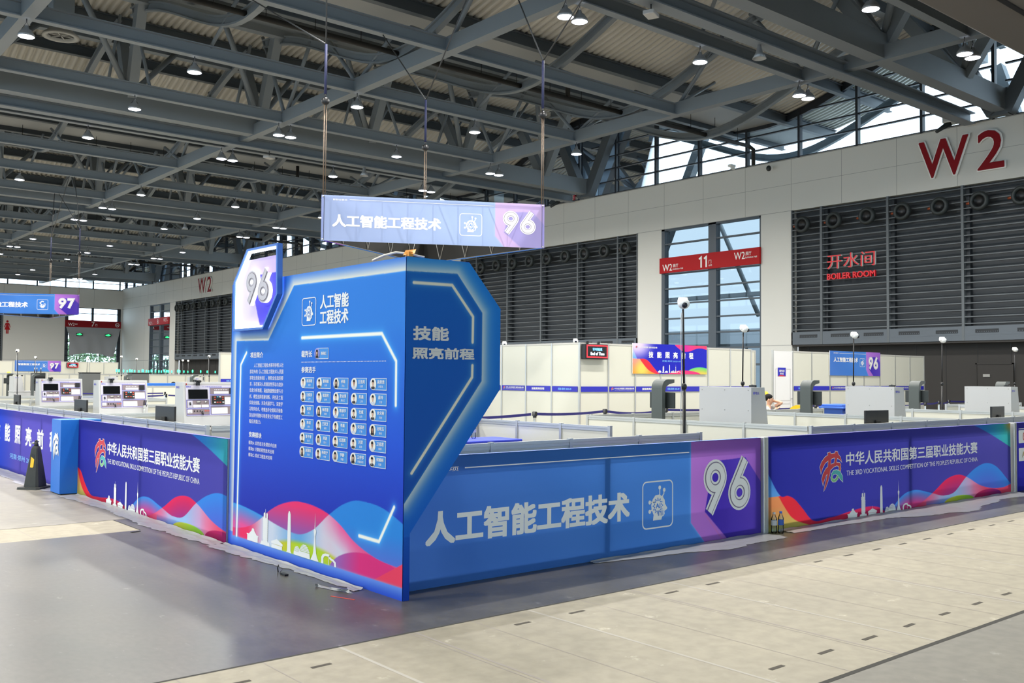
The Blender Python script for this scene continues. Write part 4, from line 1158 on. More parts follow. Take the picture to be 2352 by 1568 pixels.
# side wing of the board
SP = plane((3.832 - 3.86, 5.77 - 7.26 - 0.004, 0), (1, 0, 0), (0, 0, 1), (0, -1, 0))
WG = [(0.0, 0.0), (0.054, 0.0), (0.054, 0.474), (0.875, 1.502), (0.876, 2.126), (0.566, 2.466), (0.0, 2.460)]
m = MB(); m.prism(WG[2:] + [(0.0, 0.474)], SP, -0.11, -0.001); m.build('side_wing', MATS['board_edge_blue'], bd)
SO = [(-0.05, 2.356), (0.455, 2.371), (0.698, 2.087), (0.696, 1.567), (-0.003, 0.682)]
SN1 = [(0.064, 2.277), (0.408, 2.281), (0.607, 2.054), (0.605, 1.86)]
SN2 = [(0.605, 1.684), (0.603, 1.595), (0.063, 0.903)]
def wing_art(U, V):
    C = mixc((20, 78, 168), (14, 92, 176), (V - 0.8) / 1.6)
    poly = SO + [(-0.05, 0.682)]
    din = inside(U, V, poly); D = segdist(U, V, SO)
    Co = over(mixc((20, 96, 196), (22, 118, 200), (V - 0.5) / 2), (206, 212, 206), np.exp(-(D / 0.062) ** 1.5) * 0.85)
    C = np.where(din[..., None], over(C, (70, 150, 190), np.exp(-D / 0.008) * 0.6), Co)
    C = np.where((V < 0.45)[..., None], mixc((18, 62, 166), (20, 84, 184), V / 0.45), C)
    for L in (SN1, SN2):
        D = segdist(U, V, L); C = over(C, (90, 150, 196), np.exp(-(D / 0.024) ** 1.2) * 0.8); C = over(C, (226, 218, 196), ss(0.014, 0.008, D))
    return C
def wing_w(V):
    return np.interp(V, [0, 0.474, 0.4741, 1.502, 2.126, 2.466], [0.054, 0.054, 0.054, 0.875, 0.876, 0.566])
paint('printed_wing', wing_art, 0.876, 2.462, 220, 480, SP, bd, PR, wing_w)
x = MB(); put_text(x, '技能', SP, 0.06, 1.86, 0.38, 1.965, 0.04, d=0.003); put_text(x, '照亮前程', SP, 0.056, 1.725, 0.62, 1.812, 0.04, d=0.003)
x.build('slogan_lettering', mat('slogan_grey', (206, 204, 200), 0.5), bd)

# glowing 96 badge
BG = plane((3.76 - 3.86, 8.58 - 7.26, 0), (0, -1, 0), (0, 0, 1), (-1, 0, 0))
HX = [(0.005, 2.007), (0.635, 2.005), (0.913, 2.303), (0.90, 2.748), (0.28, 2.753), (0.0, 2.465)]
cx, cz = 0.45, 2.38
def shrink(k): return [(cx + (a - cx) * k, cz + (b - cz) * k) for a, b in HX]
def ring(mb, k0, k1, d0, d1, mi=0):
    A, B = shrink(k0), shrink(k1); n = len(A)
    for i in range(n):
        j = (i + 1) % n
        q = [A[i], A[j], B[j], B[i]]
        mb.prism(q, BG, d0, d1, mi)
m = MB(); ring(m, 1.0, 0.945, -0.05, 0.0); m.build('badge_frame', mat('badge_blue', (60, 112, 196), 0.4), bd)
m = MB(); ring(m, 0.94, 0.895, -0.04, -0.012); m.build('neon_ring', M['neon'], bd)
m = MB()
for a in (0.25, 0.45, 0.65): m.prism([(a, 2.2), (a + 0.02, 2.2), (a + 0.02, 2.24), (a, 2.24)], BG, -0.07, -0.05)
m.build('standoff', M['chrome'], bd)
def badge_art(U, V):
    C = mixc((236, 226, 250), (200, 176, 232), U / 0.8)
    sh = [(0.40, 2.26), (0.45, 2.5), (0.83, 2.5), (0.9, 2.2), (0.75, 1.95), (0.55, 1.95)]
    C = np.where(inside(U, V + 2.0, sh)[..., None], mixc((110, 96, 226), (76, 70, 214), U / 0.8), C)
    return C
INN = shrink(0.90)
def badge_place(u, v, d): return BG(u, 2.0 + v, -0.03)
# inner panel: the six-sided print, built as rows between its left and right edges
def badge_panel():
    zs = np.linspace(2.045, 2.655, 60); W = 120
    L = lambda z: np.interp(z, [2.04, 2.457, 2.72], [INN[0][0], INN[5][0], INN[4][0]])
    Rr = lambda z: np.interp(z, [2.04, 2.31, 2.72], [INN[1][0], INN[2][0], INN[3][0]])
    v, cols, f = [], [], []
    for z in zs:
        for q in np.linspace(0, 1, W + 1):
            a = L(z) + (Rr(z) - L(z)) * q; v.append(BG(a, z, -0.035)); cols.append((a, z - 2.0))
    f = [(j * (W + 1) + i, j * (W + 1) + i + 1, (j + 1) * (W + 1) + i + 1, (j + 1) * (W + 1) + i) for j in range(len(zs) - 1) for i in range(W)]
    me = bpy.data.meshes.new('badge_print'); me.from_pydata(v, [], f)
    c = np.array(cols); col = lin(np.clip(badge_art(c[:, 0], c[:, 1]) / 255, 0, 1))
    at = me.color_attributes.new('print', 'FLOAT_COLOR', 'POINT'); at.data.foreach_set('color', np.concatenate([col, np.ones((len(col), 1))], 1).astype(np.float32).ravel())
    me.materials.append(PR); o = bpy.data.objects.new('badge_print', me); COL.objects.link(o); o.parent = bd
badge_panel()
x = MB()
for c, a in (('9', 0.285), ('6', 0.525)):
    P = [(a + q[0] * 0.345, 2.25 + q[1] * 0.285) for q in digit(c)]
    stroke3d(x, P, 0.082, BG, -0.034, 0.0, 0, 1)
    ribbon(x, P, 0.082, BG, 0, 0.0005, rise=0.001); ribbon(x, P, 0.056, BG, 2, 0.002, rise=0.001); ribbon(x, P, 0.042, BG, 0, 0.004, rise=0.001)
x.build('badge_numerals', [mat('numeral_grey', (196, 190, 196), 0.45), mat('numeral_glow', (250, 250, 255), 0.4, emit=(235, 238, 255), estr=1.6), mat('numeral_line', (140, 128, 136), 0.5)], bd)
for k, o in enumerate((((0, -0.06),),)): pass
# loose cable tied over the board's top corner
t = thing('cable', 'pale cable with an orange tie lying over the top corner of the blue board', 'cable', (3.9, 5.9, 2.47))
m = MB(); m.tube([(-0.06, 0.34, 0.004), (-0.05, 0.2, 0.03), (-0.02, 0.08, 0.045), (0.05, 0.0, 0.03), (0.15, -0.04, 0.012)], 0.009, 6); m.build('cord', mat('cable_cream', (226, 214, 196), 0.5), t)
m = MB(); m.poly([(0.0, 0.02, 0.02), (0.05, -0.06, 0.03), (0.09, -0.02, 0.07), (0.03, 0.03, 0.06)]); m.box(0.02, -0.03, 0.012, 0.06, 0.02, 0.045); m.build('tie', mat('tie_orange', (232, 150, 40), 0.5), t)

# ================================================================== banner fences
def fence(name, label, fn, W, art, Hh=0.99, nu=720, nv=180, frames=(), cat='banner fence', group='printed fence banners'):
    o = fn(W / 2, 0, 0)
    t = thing(name, label, cat, o, group=group)
    base = Vector(o)
    loc = lambda u, v, d=0.0: tuple(Vector(fn(u, v, d)) - base)
    paint('printed_fabric', art, W, Hh, nu, nv, loc, t, PF)
    f = MB()
    def bar(u0, v0, u1, v1): f.prism([(u0, v0), (u1, v0), (u1, v1), (u0, v1)], loc, -0.045, -0.006)
    bar(0, 0.0, W, 0.07); bar(0, Hh - 0.085, W, Hh - 0.004); bar(0, 0.07, 0.085, Hh - 0.085); bar(W - 0.085, 0.07, W, Hh - 0.085)
    for u in frames: bar(u - 0.035, 0.07, u + 0.035, Hh - 0.085)
    f.build('fabric_frame', M['alu'], t)
    w = MB(); w.prism([(0, Hh - 0.004), (W, Hh - 0.004), (W, Hh), (0, Hh)], loc, -0.05, 0.0); w.build('top_hem', mat('hem_blue', (96, 132, 214), 0.6) if 'violet' not in label else mat('hem_violet', (96, 92, 190), 0.6), t)
    return t, loc

# 96 fence to the right of the board
FM = plane((3.95, 6.0, 0), (1, 0, 0), (0, 0, 1), (0, -1, 0))
t, fn = fence('banner_fence', 'long blue fence banner with white Chinese title and purple 96 panel', FM, 4.45, art96(4.45, 0.99, 3.333, 0.212, 3.545, 3.51, 4.27, 0.28, 0.80), frames=(2.19,))
x = MB(); put_text(x, '人工智能工程技术', fn, 0.232, 0.312, 2.472, 0.576, 0.035, d=0.003)
put_text(x, '新职业赛项', fn, 0.05, 0.868, 0.54, 0.905, 0.01, d=0.003); ribbon(x, [(0.6, 0.889), (3.302, 0.889)], 0.008, fn, 0, 0.003)
x.build('lettering', INKF, t)
x = MB(); ai_icon(x, fn, 2.645, 0.214, 3.06, 0.641, 0, 1); x.build('artificial_intelligence_icon', [INKF, mat('banner_blue', (66, 134, 222), 0.6)], t)
x = MB(); big_number(x, '96', fn, 3.52, 0.28, 4.262, 0.795, (0, 1)); x.build('numerals', [INKF, mat('inline_grey', (130, 118, 140), 0.5)], t)

def title_block(t, fn, u0, u1, lg, frac=1.0):
    x = MB(); emblem(x, fn, lg, 0.365, 0.445); x.build('emblem', EMB, t)
    x = MB(); put_text(x, '中华人民共和国第三届职业技能大赛', fn, u0, 0.606, u1, 0.768, 0.024, d=0.003)
    put_text(x, "THE 3RD VOCATIONAL SKILLS COMPETITION OF THE PEOPLE'S REPUBLIC OF CHINA", fn, u0 + 0.01, 0.498, u1, 0.558, 0.008, d=0.003)
    x.build('lettering', INKF, t)
FR = plane((8.50, 6.0, 0), (1, 0, 0), (0, 0, 1), (0, -1, 0))
t, fn = fence('banner_fence', 'violet fence banner with competition title at right, two bottles at its foot', FR, 5.88, wave_art(5.88, dict(o=0.0, k=0, t=4.587)), frames=(3.0,), nu=900)
title_block(t, fn, 1.525, 4.83, 0.985)
x = MB(); skyline(x, fn, 1.555, 0.0, 0.63, 0, 0.004, 1.65); x.build('city_silhouette', INKF, t)
FL = plane((3.81, 13.54, 0), (0, -1, 0), (0, 0, 1), (-1, 0, 0))
t, fn = fence('banner_fence', 'violet fence banner with competition title and waves left of the blue board', FL, 4.78, wave_art(5.6, dict(o=0.45, k=1, t=3.74)), frames=(2.4,), nu=760)
title_block(t, fn, 1.225, 4.127, 0.725)
x = MB(); skyline(x, fn, 1.23, 0.0, 0.62, 0, 0.004, 1.63); x.build('city_silhouette', INKF, t)
# far-left fence with the spaced slogan
def slog_art(U, V):
    C = mixc((40, 70, 196), (92, 84, 182), (U - 1.9) / 1.2); C = mixc(C, C * 1.06, V)
    return C
FF = plane((3.81, 20.0, 0), (0, -1, 0), (0, 0, 1), (-1, 0, 0))
t, fn = fence('banner_fence', 'violet fence banner with spaced slogan characters behind the black traffic cone', FF, 6.1, slog_art, frames=(1.7, 3.4, 4.6), nu=120)
x = MB()
for i, c in enumerate('技能照亮前程'):
    x = MB(); put_text(x, c, fn, 1.66 + 0.68 * i, 0.475, 2.02 + 0.68 * i, 0.772, 0.035, d=0.003); x.build('slogan_character', INKW, t)
x = MB(); put_text(x, '河南·郑州 2025-09', fn, 2.72, 0.215, 4.55, 0.305, 0.02, d=0.003); x.build('date_lettering', M['cyan'], t)
# sponsor fence at the right edge
FS = plane((14.52, 6.0, 0), (1, 0, 0), (0, 0, 1), (0, -1, 0))
t, fn = fence('banner_fence', 'violet fence banner with white logo cards cut by the right picture edge', FS, 3.2, lambda U, V: mixc((62, 56, 160), (40, 40, 160), 1 - V), frames=(), nu=60)
x = MB(); ribbon(x, [(0.13, 0.9), (3.0, 0.9)], 0.008, fn, 0, 0.003)
for i in range(3):
    for z in (0.69, 0.43): x.poly([fn(a, b, 0.003) for a, b in rrect(0.13 + 0.95 * i, z, 0.98 + 0.95 * i, z + 0.19, 0.015)])
x.build('logo_card', INKF, t)
x = MB(); ribbon(x, [(0.33 + 0.055 * math.cos(a * 0.3142), 0.785 + 0.055 * math.sin(a * 0.3142)) for a in range(20)], 0.018, fn, 0, 0.005, True); put_text(x, '中', fn, 0.305, 0.755, 0.355, 0.815, 0.02, d=0.005)
x.build('red_round_logo', EMB[1], t)
x = MB(); put_text(x, 'AR', fn, 0.24, 0.48, 0.42, 0.57, 0.02, d=0.005); x.build('gold_logo', mat('logo_gold', (190, 165, 110), 0.5), t)
# aluminium posts between the fences
for k, (px_, lab) in enumerate(((8.447, 'slim aluminium fence post beside the purple 96 panel and the bottles'), (14.47, 'slim aluminium fence post at far right before the logo banner'))):
    t = thing('fence_post', lab, 'post', (px_, 6.0, 0))
    m = MB(); m.bbox(-0.04, -0.035, 0, 0.04, 0.045, 0.995, 0.006); m.box(-0.012, -0.037, 0, -0.006, -0.034, 0.99, 1); m.box(0.008, -0.037, 0, 0.014, -0.034, 0.99, 1); m.build('profile', [M['alu'], M['seam']], t)
# blue pillar with the white emblem
t = thing('blue_pillar', 'short bright blue square pillar with white emblem beside the traffic cone', 'pillar', (3.7, 13.76, 0))
m = MB(); m.box(-0.11, -0.21, 0.012, 0.40, 0.22, 0.985); m.build('pillar_body', mat('pillar_blue', (24, 112, 206), 0.45), t)
m = MB(); m.box(-0.09, -0.19, 0, 0.36, 0.2, 0.012); m.build('plinth', M['black'], t)
x = MB(); pf = plane((-0.111, 0.22, 0), (0, -1, 0), (0, 0, 1), (-1, 0, 0)); emblem(x, pf, 0.075, 0.455, 0.37, d=0.003, mono=True, sx=1.22); x.build('emblem', INKF, t)

# ================================================================== hanging triangular banners
def hang_sign(name, label, P0, title, num, icon, hoists):
    z0, Hh = 4.508, 0.991
    P0 = Vector((P0[0], P0[1], 0)); P1 = P0 + Vector((4.36, -2.345, 0)); C = P0 + Vector((4.13, 2.08, 0))
    ctr = (P0 + P1 + C) / 3
    t = thing(name, label, 'hanging banner', (ctr.x, ctr.y, z0), group='hanging triangular banners')
    W = 4.95
    for k, (A, B) in enumerate(((P0, P1), (P1, C), (C, P0))):
        d = (B - A); L = d.length; d.normalize(); n = Vector((d.y, -d.x, 0))
        loc = plane(A - ctr, d, (0, 0, 1), n)
        kx = L / W
        paint('banner_fabric', art96(W, Hh, 3.817, 0.24, 4.02, 3.99, 4.75, 0.306, 0.806, 0, 0.6 if (k == 0 and num == '96') else 0.0), W, Hh, 260 if k == 0 else 90, 60 if k == 0 else 24, lambda u, v, dd: loc(u * kx, v, dd), t, PB if k == 0 and num == '96' else PF)  # front face print lightened to imitate lamps behind the fabric
        if k == 0:
            x = MB(); put_text(x, title, loc, 0.237, 0.305, 2.604, 0.582, 0.035, d=0.004)
            put_text(x, '新职业赛项', loc, 0.245, 0.878, 0.55, 0.92, 0.01, d=0.004); ribbon(x, [(0.604, 0.908), (3.79, 0.908)], 0.008, loc, 0, 0.004)
            x.build('lettering', INKF, t)
            x = MB(); icon(x, loc, 3.02, 0.224, 3.516, 0.71, 0, 1); x.build('icon', [INKF, MATS['banner_blue']], t)
            x = MB(); big_number(x, num, loc, 3.995, 0.306, 4.745, 0.806, (0, 1)); x.build('numerals', [INKF, MATS['inline_grey']], t)
        else:
            b = MB(); b.add([loc(0.02, 0.02, -0.05), loc(L - 0.02, 0.02, -0.05), loc(L - 0.02, Hh - 0.02, -0.05), loc(0.02, Hh - 0.02, -0.05)], [(0, 1, 2, 3)]); b.build('black_lining', M['rubber'], t)
        r = MB()
        for v in (0.03, Hh - 0.03): r.tube([loc(0, v, -0.03), loc(L, v, -0.03)], 0.016, 6)
        for i in range(9):
            r.tube([loc(L * (i + 0.5) / 9, 0.03, -0.035), loc(L * (i + 0.5) / 9, Hh - 0.03, -0.035)], 0.009, 5)
            if i % 2: r.tube([loc(L * (i + 0.5) / 9, 0.03, -0.06), loc(L * (i - 0.2) / 9, Hh - 0.03, -0.06)], 0.009, 5); r.tube([loc(L * (i + 0.5) / 9, 0.03, -0.06), loc(L * (i + 1.2) / 9, Hh - 0.03, -0.06)], 0.009, 5)
        r.build('support_rods', M['alu'], t)
    for i, q in enumerate((P0, P1, C)):
        p = q.lerp(ctr, 0.02)
        h = thing('chain_hoist', f'chain hoist with straps holding the {["left", "right", "rear"][i]} corner of the hanging {num} banner', 'chain hoist', (p.x, p.y, z0 + Hh), group='chain hoists of the hanging banners')
        zt = 11.3 - z0 - Hh
        yb0 = max(y for y in UB if y <= p.y); yb1 = yb0 + 5.3625
        c = MB(); c.tube([(-0.02, 0, 0.0), (-0.02, 0, 1.98)], 0.014, 5); c.tube([(0.03, 0, 0.02), (0.03, 0, 1.98)], 0.011, 5); c.build('chain', M['chain'], h)
        c = MB(); c.lathe([(0.001, -0.06), (0.07, -0.06), (0.085, -0.03), (0.085, 0.03), (0.07, 0.06), (0.001, 0.06)], (0, 0, 2.05), 'y', 16); c.tube([(0, 0, 2.1), (0, 0, 2.25)], 0.02, 6); c.build('pulley_block', M['black'], h)
        c = MB(); c.tube([(0, 0, 2.2), (0, 0, 3.3)], 0.03, 6); c.build('sling', mat('sling_navy', (36, 42, 78), 0.7), h)
        c = MB(); c.tube([(0, 0, 3.3), (-0.4, yb0 - p.y, zt)], 0.018, 5); c.tube([(0, 0, 3.3), (0.3, yb1 - p.y, zt)], 0.018, 5); c.build('bridle', M['rod'], h)
    return t
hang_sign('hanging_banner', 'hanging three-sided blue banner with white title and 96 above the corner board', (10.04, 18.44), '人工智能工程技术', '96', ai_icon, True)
hang_sign('hanging_banner', 'distant hanging blue banner with 97 cut by the left picture edge', (9.62, 52.45), '智能制造工程技术', '97', robot_icon, True)

# ================================================================== low partitions of the competition cells
def partition(label, p0, p1, n, Hh=1.0, ends=(True, True), group='low white cell partitions'):
    t = thing('cell_partition', label, 'partition', (p0[0], p0[1], 0), group=group)
    d = Vector((p1[0] - p0[0], p1[1] - p0[1], 0)); L = d.length; d.normalize(); nn = Vector((-d.y, d.x, 0))
    fn = lambda u, v, dd=0.0: tuple(d * u + nn * dd + Vector((0, 0, v)))
    def bx(m, u0, u1, z0, z1, w): m.prism([(u0, z0), (u1, z0), (u1, z1), (u0, z1)], fn, -w / 2, w / 2)
    st_ = L / n
    for i in range(n + 1):
        if (i == 0 and not ends[0]) or (i == n and not ends[1]): continue
        m = MB(); u = st_ * i; bx(m, u - 0.02, u + 0.02, 0, Hh + 0.004, 0.044); bx(m, u - 0.023, u + 0.023, Hh + 0.004, Hh + 0.009, 0.046); m.build('post', M['alu'], t)
    for i in range(n):
        a, b = st_ * i + 0.02, st_ * (i + 1) - 0.02
        m = MB(); bx(m, a, b, 0.05, Hh - 0.05, 0.012); m.build('panel', M['white'], t)
        m = MB(); bx(m, a, b, Hh - 0.028, Hh, 0.036); bx(m, a, b, Hh - 0.06, Hh - 0.032, 0.03); bx(m, a, b, Hh - 0.034, Hh - 0.026, 0.02); bx(m, a, b, 0.02, 0.06, 0.03); m.build('rail', M['alu'], t)
    return t
partition('low white partition just behind the 96 fence', (4.47, 6.8), (8.4, 6.8), 4)
partition('low white partition behind the violet title fence, running to the right edge', (10.75, 6.92), (23.65, 6.92), 13)
partition('white partition with posts running back from the gap beside the 96 fence', (8.5, 8.27), (8.5, 10.9), 3, ends=(True, False))
partition('white partition behind the blue draped table', (4.52, 10.9), (8.5, 10.9), 4, ends=(False, True))
for i, lab in enumerate(('first white cross partition, in front of the large grey cabinet', 'second white cross partition, in front of the cabinet by the blue bin', 'third white cross partition, in front of the far right grey cabinet', 'fourth white cross partition at the far right edge')):
    xx = 10.75 + 4.22 * i
    partition(lab, (xx, 6.94 if i == 0 else 6.96), (xx, 10.95), 4, ends=(False, True))
partition('greyish back partition behind the first charcoal monitor stand', (10.92, 11.05), (13.9, 11.05), 3)
partition('greyish back partition in front of the seated person', (15.2, 11.1), (17.68, 11.1), 3)
partition('back partition behind the third charcoal monitor stand', (19.3, 11.2), (21.9, 11.2), 3)
partition('back partition near the far right black wall', (23.86, 11.5), (27.5, 11.2), 4)
partition('long white partition behind the left violet fence', (4.5, 27.6), (4.5, 10.92), 17)
for i, lab in enumerate(('white partition behind the nearest left training bench', 'white partition behind the middle left training bench', 'white partition behind the farthest left training bench', 'white partition closing the left cells at the back')):
    yy = 15.08 + 4.17 * i
    partition(lab, (4.53, yy), (8.6, yy), 4, ends=(False, True))
    partition(f'short white side partition at the back of the {ORD[i]} left cell', (8.7, yy - 3.9), (8.7, yy - 0.9), 3)

# ================================================================== training benches
def make_bench():
    t = thing('training_bench', 'x', 'training bench')
    yb, yt, zb, zt, W = -0.41, -0.305, 0.80, 1.48, 0.45
    m = MB()
    m.add([(-W, 0, zb), (W, 0, zb), (W, yb, zb), (-W, yb, zb), (-W, 0, zt), (W, 0, zt), (W, yt, zt), (-W, yt, zt)], [(0, 1, 2, 3), (4, 5, 6, 7), (0, 1, 5, 4), (2, 3, 7, 6), (0, 3, 7, 4), (1, 2, 6, 5)])
    for x in (-0.4, 0.0, 0.4):
        for z in (0.86, 1.16, 1.44): m.box(x - 0.006, 0, z - 0.006, x + 0.006, 0.004, z + 0.006, 1)
    m.build('cabinet_body', [M['whitep'], M['seam']], t)
    m = MB(); m.bbox(-0.52, -0.98, 0.765, 0.6, 0.02, 0.80, 0.008); m.build('worktop', M['whitep'], t)
    m = MB(); m.bbox(-0.5, -0.9, 0.05, 0.56, -0.0, 0.765, 0.01)
    for x in (-0.15, 0.2): m.box(x - 0.004, -0.905, 0.08, x + 0.004, -0.9, 0.75, 1)
    m.build('base_cabinet', [M['whitep'], M['seam']], t)
    sl = Vector((0, yt - yb, zt - zb)).normalized(); nrm = Vector((0, -sl.z, sl.y))
    fn = plane((-W, yb, zb), (1, 0, 0), sl, nrm)
    PM = [mat('panel_lilac', (196, 192, 206), 0.4), mat('panel_line', (96, 96, 190), 0.4), mat('panel_taupe', (132, 118, 122), 0.4), M['lwhite'], M['black'], M['chrome'], mat('socket_red', (200, 80, 60), 0.4), mat('panel_cyan', (70, 150, 190), 0.4)]
    m = MB(); rr = rrect(0.035, 0.16, 0.865, 0.645, 0.025); m.poly([fn(a, b, 0.003) for a, b in rr], 0); ribbon(m, rr, 0.004, fn, 2, 0.004, True)
    put_text(m, '唯众', fn, 0.075, 0.605, 0.125, 0.628, 0.02, 1, 0.005); disc(m, (0.06, 0.616), 0.012, 0.012, fn, 1, 0.005, 10)
    put_text(m, '人工智能综合实训台', fn, 0.30, 0.608, 0.62, 0.626, 0.01, 1, 0.005)
    def frame(u0, v0, u1, v1): m.poly([fn(u0, v0, 0.004), fn(u1, v0, 0.004), fn(u1, v1, 0.004), fn(u0, v1, 0.004)], 2); ribbon(m, [(u0, v0), (u1, v0), (u1, v1), (u0, v1)], 0.006, fn, 1, 0.005, True)
    def q(u0, v0, u1, v1, mi, d=0.006): m.poly([fn(u0, v0, d), fn(u1, v0, d), fn(u1, v1, d), fn(u0, v1, d)], mi)
    frame(0.045, 0.285, 0.405, 0.41); frame(0.045, 0.175, 0.405, 0.27); frame(0.425, 0.495, 0.855, 0.6); frame(0.425, 0.325, 0.855, 0.48); frame(0.425, 0.18, 0.855, 0.31)
    q(0.06, 0.29, 0.14, 0.40, 0); q(0.15, 0.292, 0.27, 0.335, 3); q(0.28, 0.292, 0.395, 0.335, 3); q(0.49, 0.503, 0.73, 0.545, 3); q(0.66, 0.335, 0.845, 0.45, 3); q(0.44, 0.19, 0.7, 0.285, 3); q(0.055, 0.205, 0.13, 0.26, 3); q(0.07, 0.21, 0.115, 0.225, 1)
    for i in range(8): q(0.5 + i * 0.028, 0.56, 0.512 + i * 0.028, 0.575, 3)
    for i in range(3): disc(m, (0.165 + i * 0.045, 0.235), 0.012, 0.012, fn, 4, 0.007, 8); disc(m, (0.335 + i * 0.03, 0.238), 0.009, 0.012, fn, 6, 0.007, 8)
    for i in range(6): q(0.67, 0.35 + i * 0.016, 0.80 - 0.02 * (i % 3), 0.353 + i * 0.016, 0, 0.007)
    m.build('control_panel', PM, t)
    def block(nm, u0, v0, u1, v1, d, mt):
        b = MB(); b.prism([(u0, v0), (u1, v0), (u1, v1), (u0, v1)], fn, 0.003, d); return b.build(nm, mt, t)
    block('screen', 0.078, 0.425, 0.382, 0.572, 0.016, M['screen'])
    block('fan', 0.745, 0.50, 0.835, 0.59, 0.03, M['black'])
    o = block('sensor_module', 0.455, 0.345, 0.645, 0.465, 0.03, M['black'])
    b = MB()
    for (a, c, mi) in ((0.475, 0.44, 0), (0.52, 0.445, 1), (0.56, 0.445, 2), (0.605, 0.44, 0), (0.475, 0.405, 0), (0.605, 0.405, 0), (0.475, 0.36, 2), (0.515, 0.36, 0), (0.56, 0.36, 0), (0.61, 0.36, 2)):
        b.poly([fn(a, c, 0.032), fn(a + 0.03, c, 0.032), fn(a + 0.03, c + 0.014, 0.032), fn(a, c + 0.014, 0.032)], mi)
    b.build('module_lights', [PM[6], PM[7], PM[3]], o)
    b = MB(); b.box(-0.28, -0.36, 1.482, -0.18, -0.32, 1.51); b.box(-0.255, -0.37, 1.43, -0.205, -0.33, 1.482); b.lathe([(0.001, -0.05), (0.02, -0.05), (0.022, 0.0)], (-0.21, -0.35, 1.495), 'y', 10); b.build('webcam', M['black'], t)
    b = MB(); b.tube([fn(0.1, 0.37, 0.01), fn(0.1, 0.33, 0.02)], 0.014, 6); b.tube([fn(0.2, 0.38, 0.012), fn(0.27, 0.38, 0.012)], 0.014, 6, 1); b.tube([fn(0.33, 0.37, 0.012), fn(0.37, 0.385, 0.012)], 0.012, 6, 1); b.tube([fn(0.285, 0.23, 0.015), fn(0.29, 0.175, 0.03)], 0.012, 6); b.build('connectors', [M['black'], M['chrome']], t)
    b = MB()
    b.bbox(*[min(x) for x in zip((0.335, -0.43, 0.94), (0.385, -0.48, 1.0))], *[max(x) for x in zip((0.335, -0.43, 0.94), (0.385, -0.48, 1.0))], 0.008, 1)
    for i in range(4): b.tube([(0.34 + i * 0.014, -0.46, 1.0), (0.338 + i * 0.016, -0.47, 1.06 + 0.02 * (i in (1, 2))), (0.338 + i * 0.016, -0.49, 1.1)], 0.006, 5)
    b.tube([(0.39, -0.46, 0.97), (0.40, -0.48, 1.02)], 0.006, 5); b.tube([(0.36, -0.42, 0.8), (0.36, -0.455, 0.95)], 0.022, 8, 1)
    b.build('robot_hand', [M['black'], M['alu']], t)
    for s in (-1, 1):
        b = MB(); f2 = plane((s * W, -0.15, 1.38), (0, -s * -1, 0), (0, 0, 1), (s, 0, 0)); put_text(b, '唯众', f2, -0.06, 0, 0.03, 0.04, 0.02, 0, 0.003); disc(b, (-0.09, 0.02), 0.02, 0.02, f2, 0, 0.003, 10); b.build('side_logo', PM[1], t)
    b = MB(); b.box(-0.405, -0.306, 1.44, -0.395, -0.33, 1.462); b.build('red_tag', M['red'], t)
    return t
def make_keyboard(kc):
    k = thing('keyboard', 'x', 'keyboard'); b = MB(); b.bbox(-0.2, -0.07, 0, 0.2, 0.07, 0.018, 0.005)
    for i in range(4): b.box(-0.18, -0.055 + 0.03 * i, 0.018, 0.18, -0.035 + 0.03 * i, 0.021, 0)
    b.build('key_deck', M['rubber'], k); c = MB(); c.box(-0.205, -0.075, 0, 0.205, 0.075, 0.006); c.build('base', kc, k); return k
bench0 = make_bench()
BS = [((6.07, 14.93), 0, 'white training bench cut by the blue board edge, nearest at left'), ((6.07, 19.1), 0, 'white training bench in the middle of the left row'), ((6.07, 23.3), 0, 'white training bench leftmost in the left row'),
      ((11.0, 8.46), 90, 'large plain grey cabinet back behind the tall camera pole'), ((15.22, 8.66), 90, 'plain grey cabinet back beside the blue bin'), ((19.44, 8.54), 90, 'plain grey cabinet back at the far right edge'),
      ((10.4, 47.2), 90, 'small pale bench in the 97 zone by the dark printer, far left'), ((13.9, 45.2), 90, 'small pale bench in the 97 zone behind the middle left bench'), ((16.9, 43.0), 90, 'small pale bench in the 97 zone behind the nearest left bench')]
for i, (p, a, lab) in enumerate(BS):
    o = bench0 if i == 0 else copy_tree(bench0)
    o.location = (p[0], p[1], 0); o.rotation_euler.z = R(a); tag(o, lab, 'training bench', 'training benches')
kb = [make_keyboard(M['black']), make_keyboard(M['yellow']), make_keyboard(M['black'])]
for i, (k, lab) in enumerate(zip(kb, ('black keyboard on the nearest left bench', 'black keyboard with yellow base on the middle left bench', 'black keyboard on the leftmost bench'))):
    k.location = (6.0, 14.18 + 4.18 * i, 0.80); tag(k, lab, 'keyboard', 'keyboards on the left benches')
    mo = MB(); mo.ball((0, 0, 0.006), 0.03, (1.0, 1.7, 0.7), 8); o = mo.build('mouse', M['rubber']); o.location = (6.32, 14.2 + 4.18 * i, 0.816)
    tag(o, lab.replace('keyboard', 'mouse').replace(' with yellow base', ''), 'mouse', 'mice on the left benches')

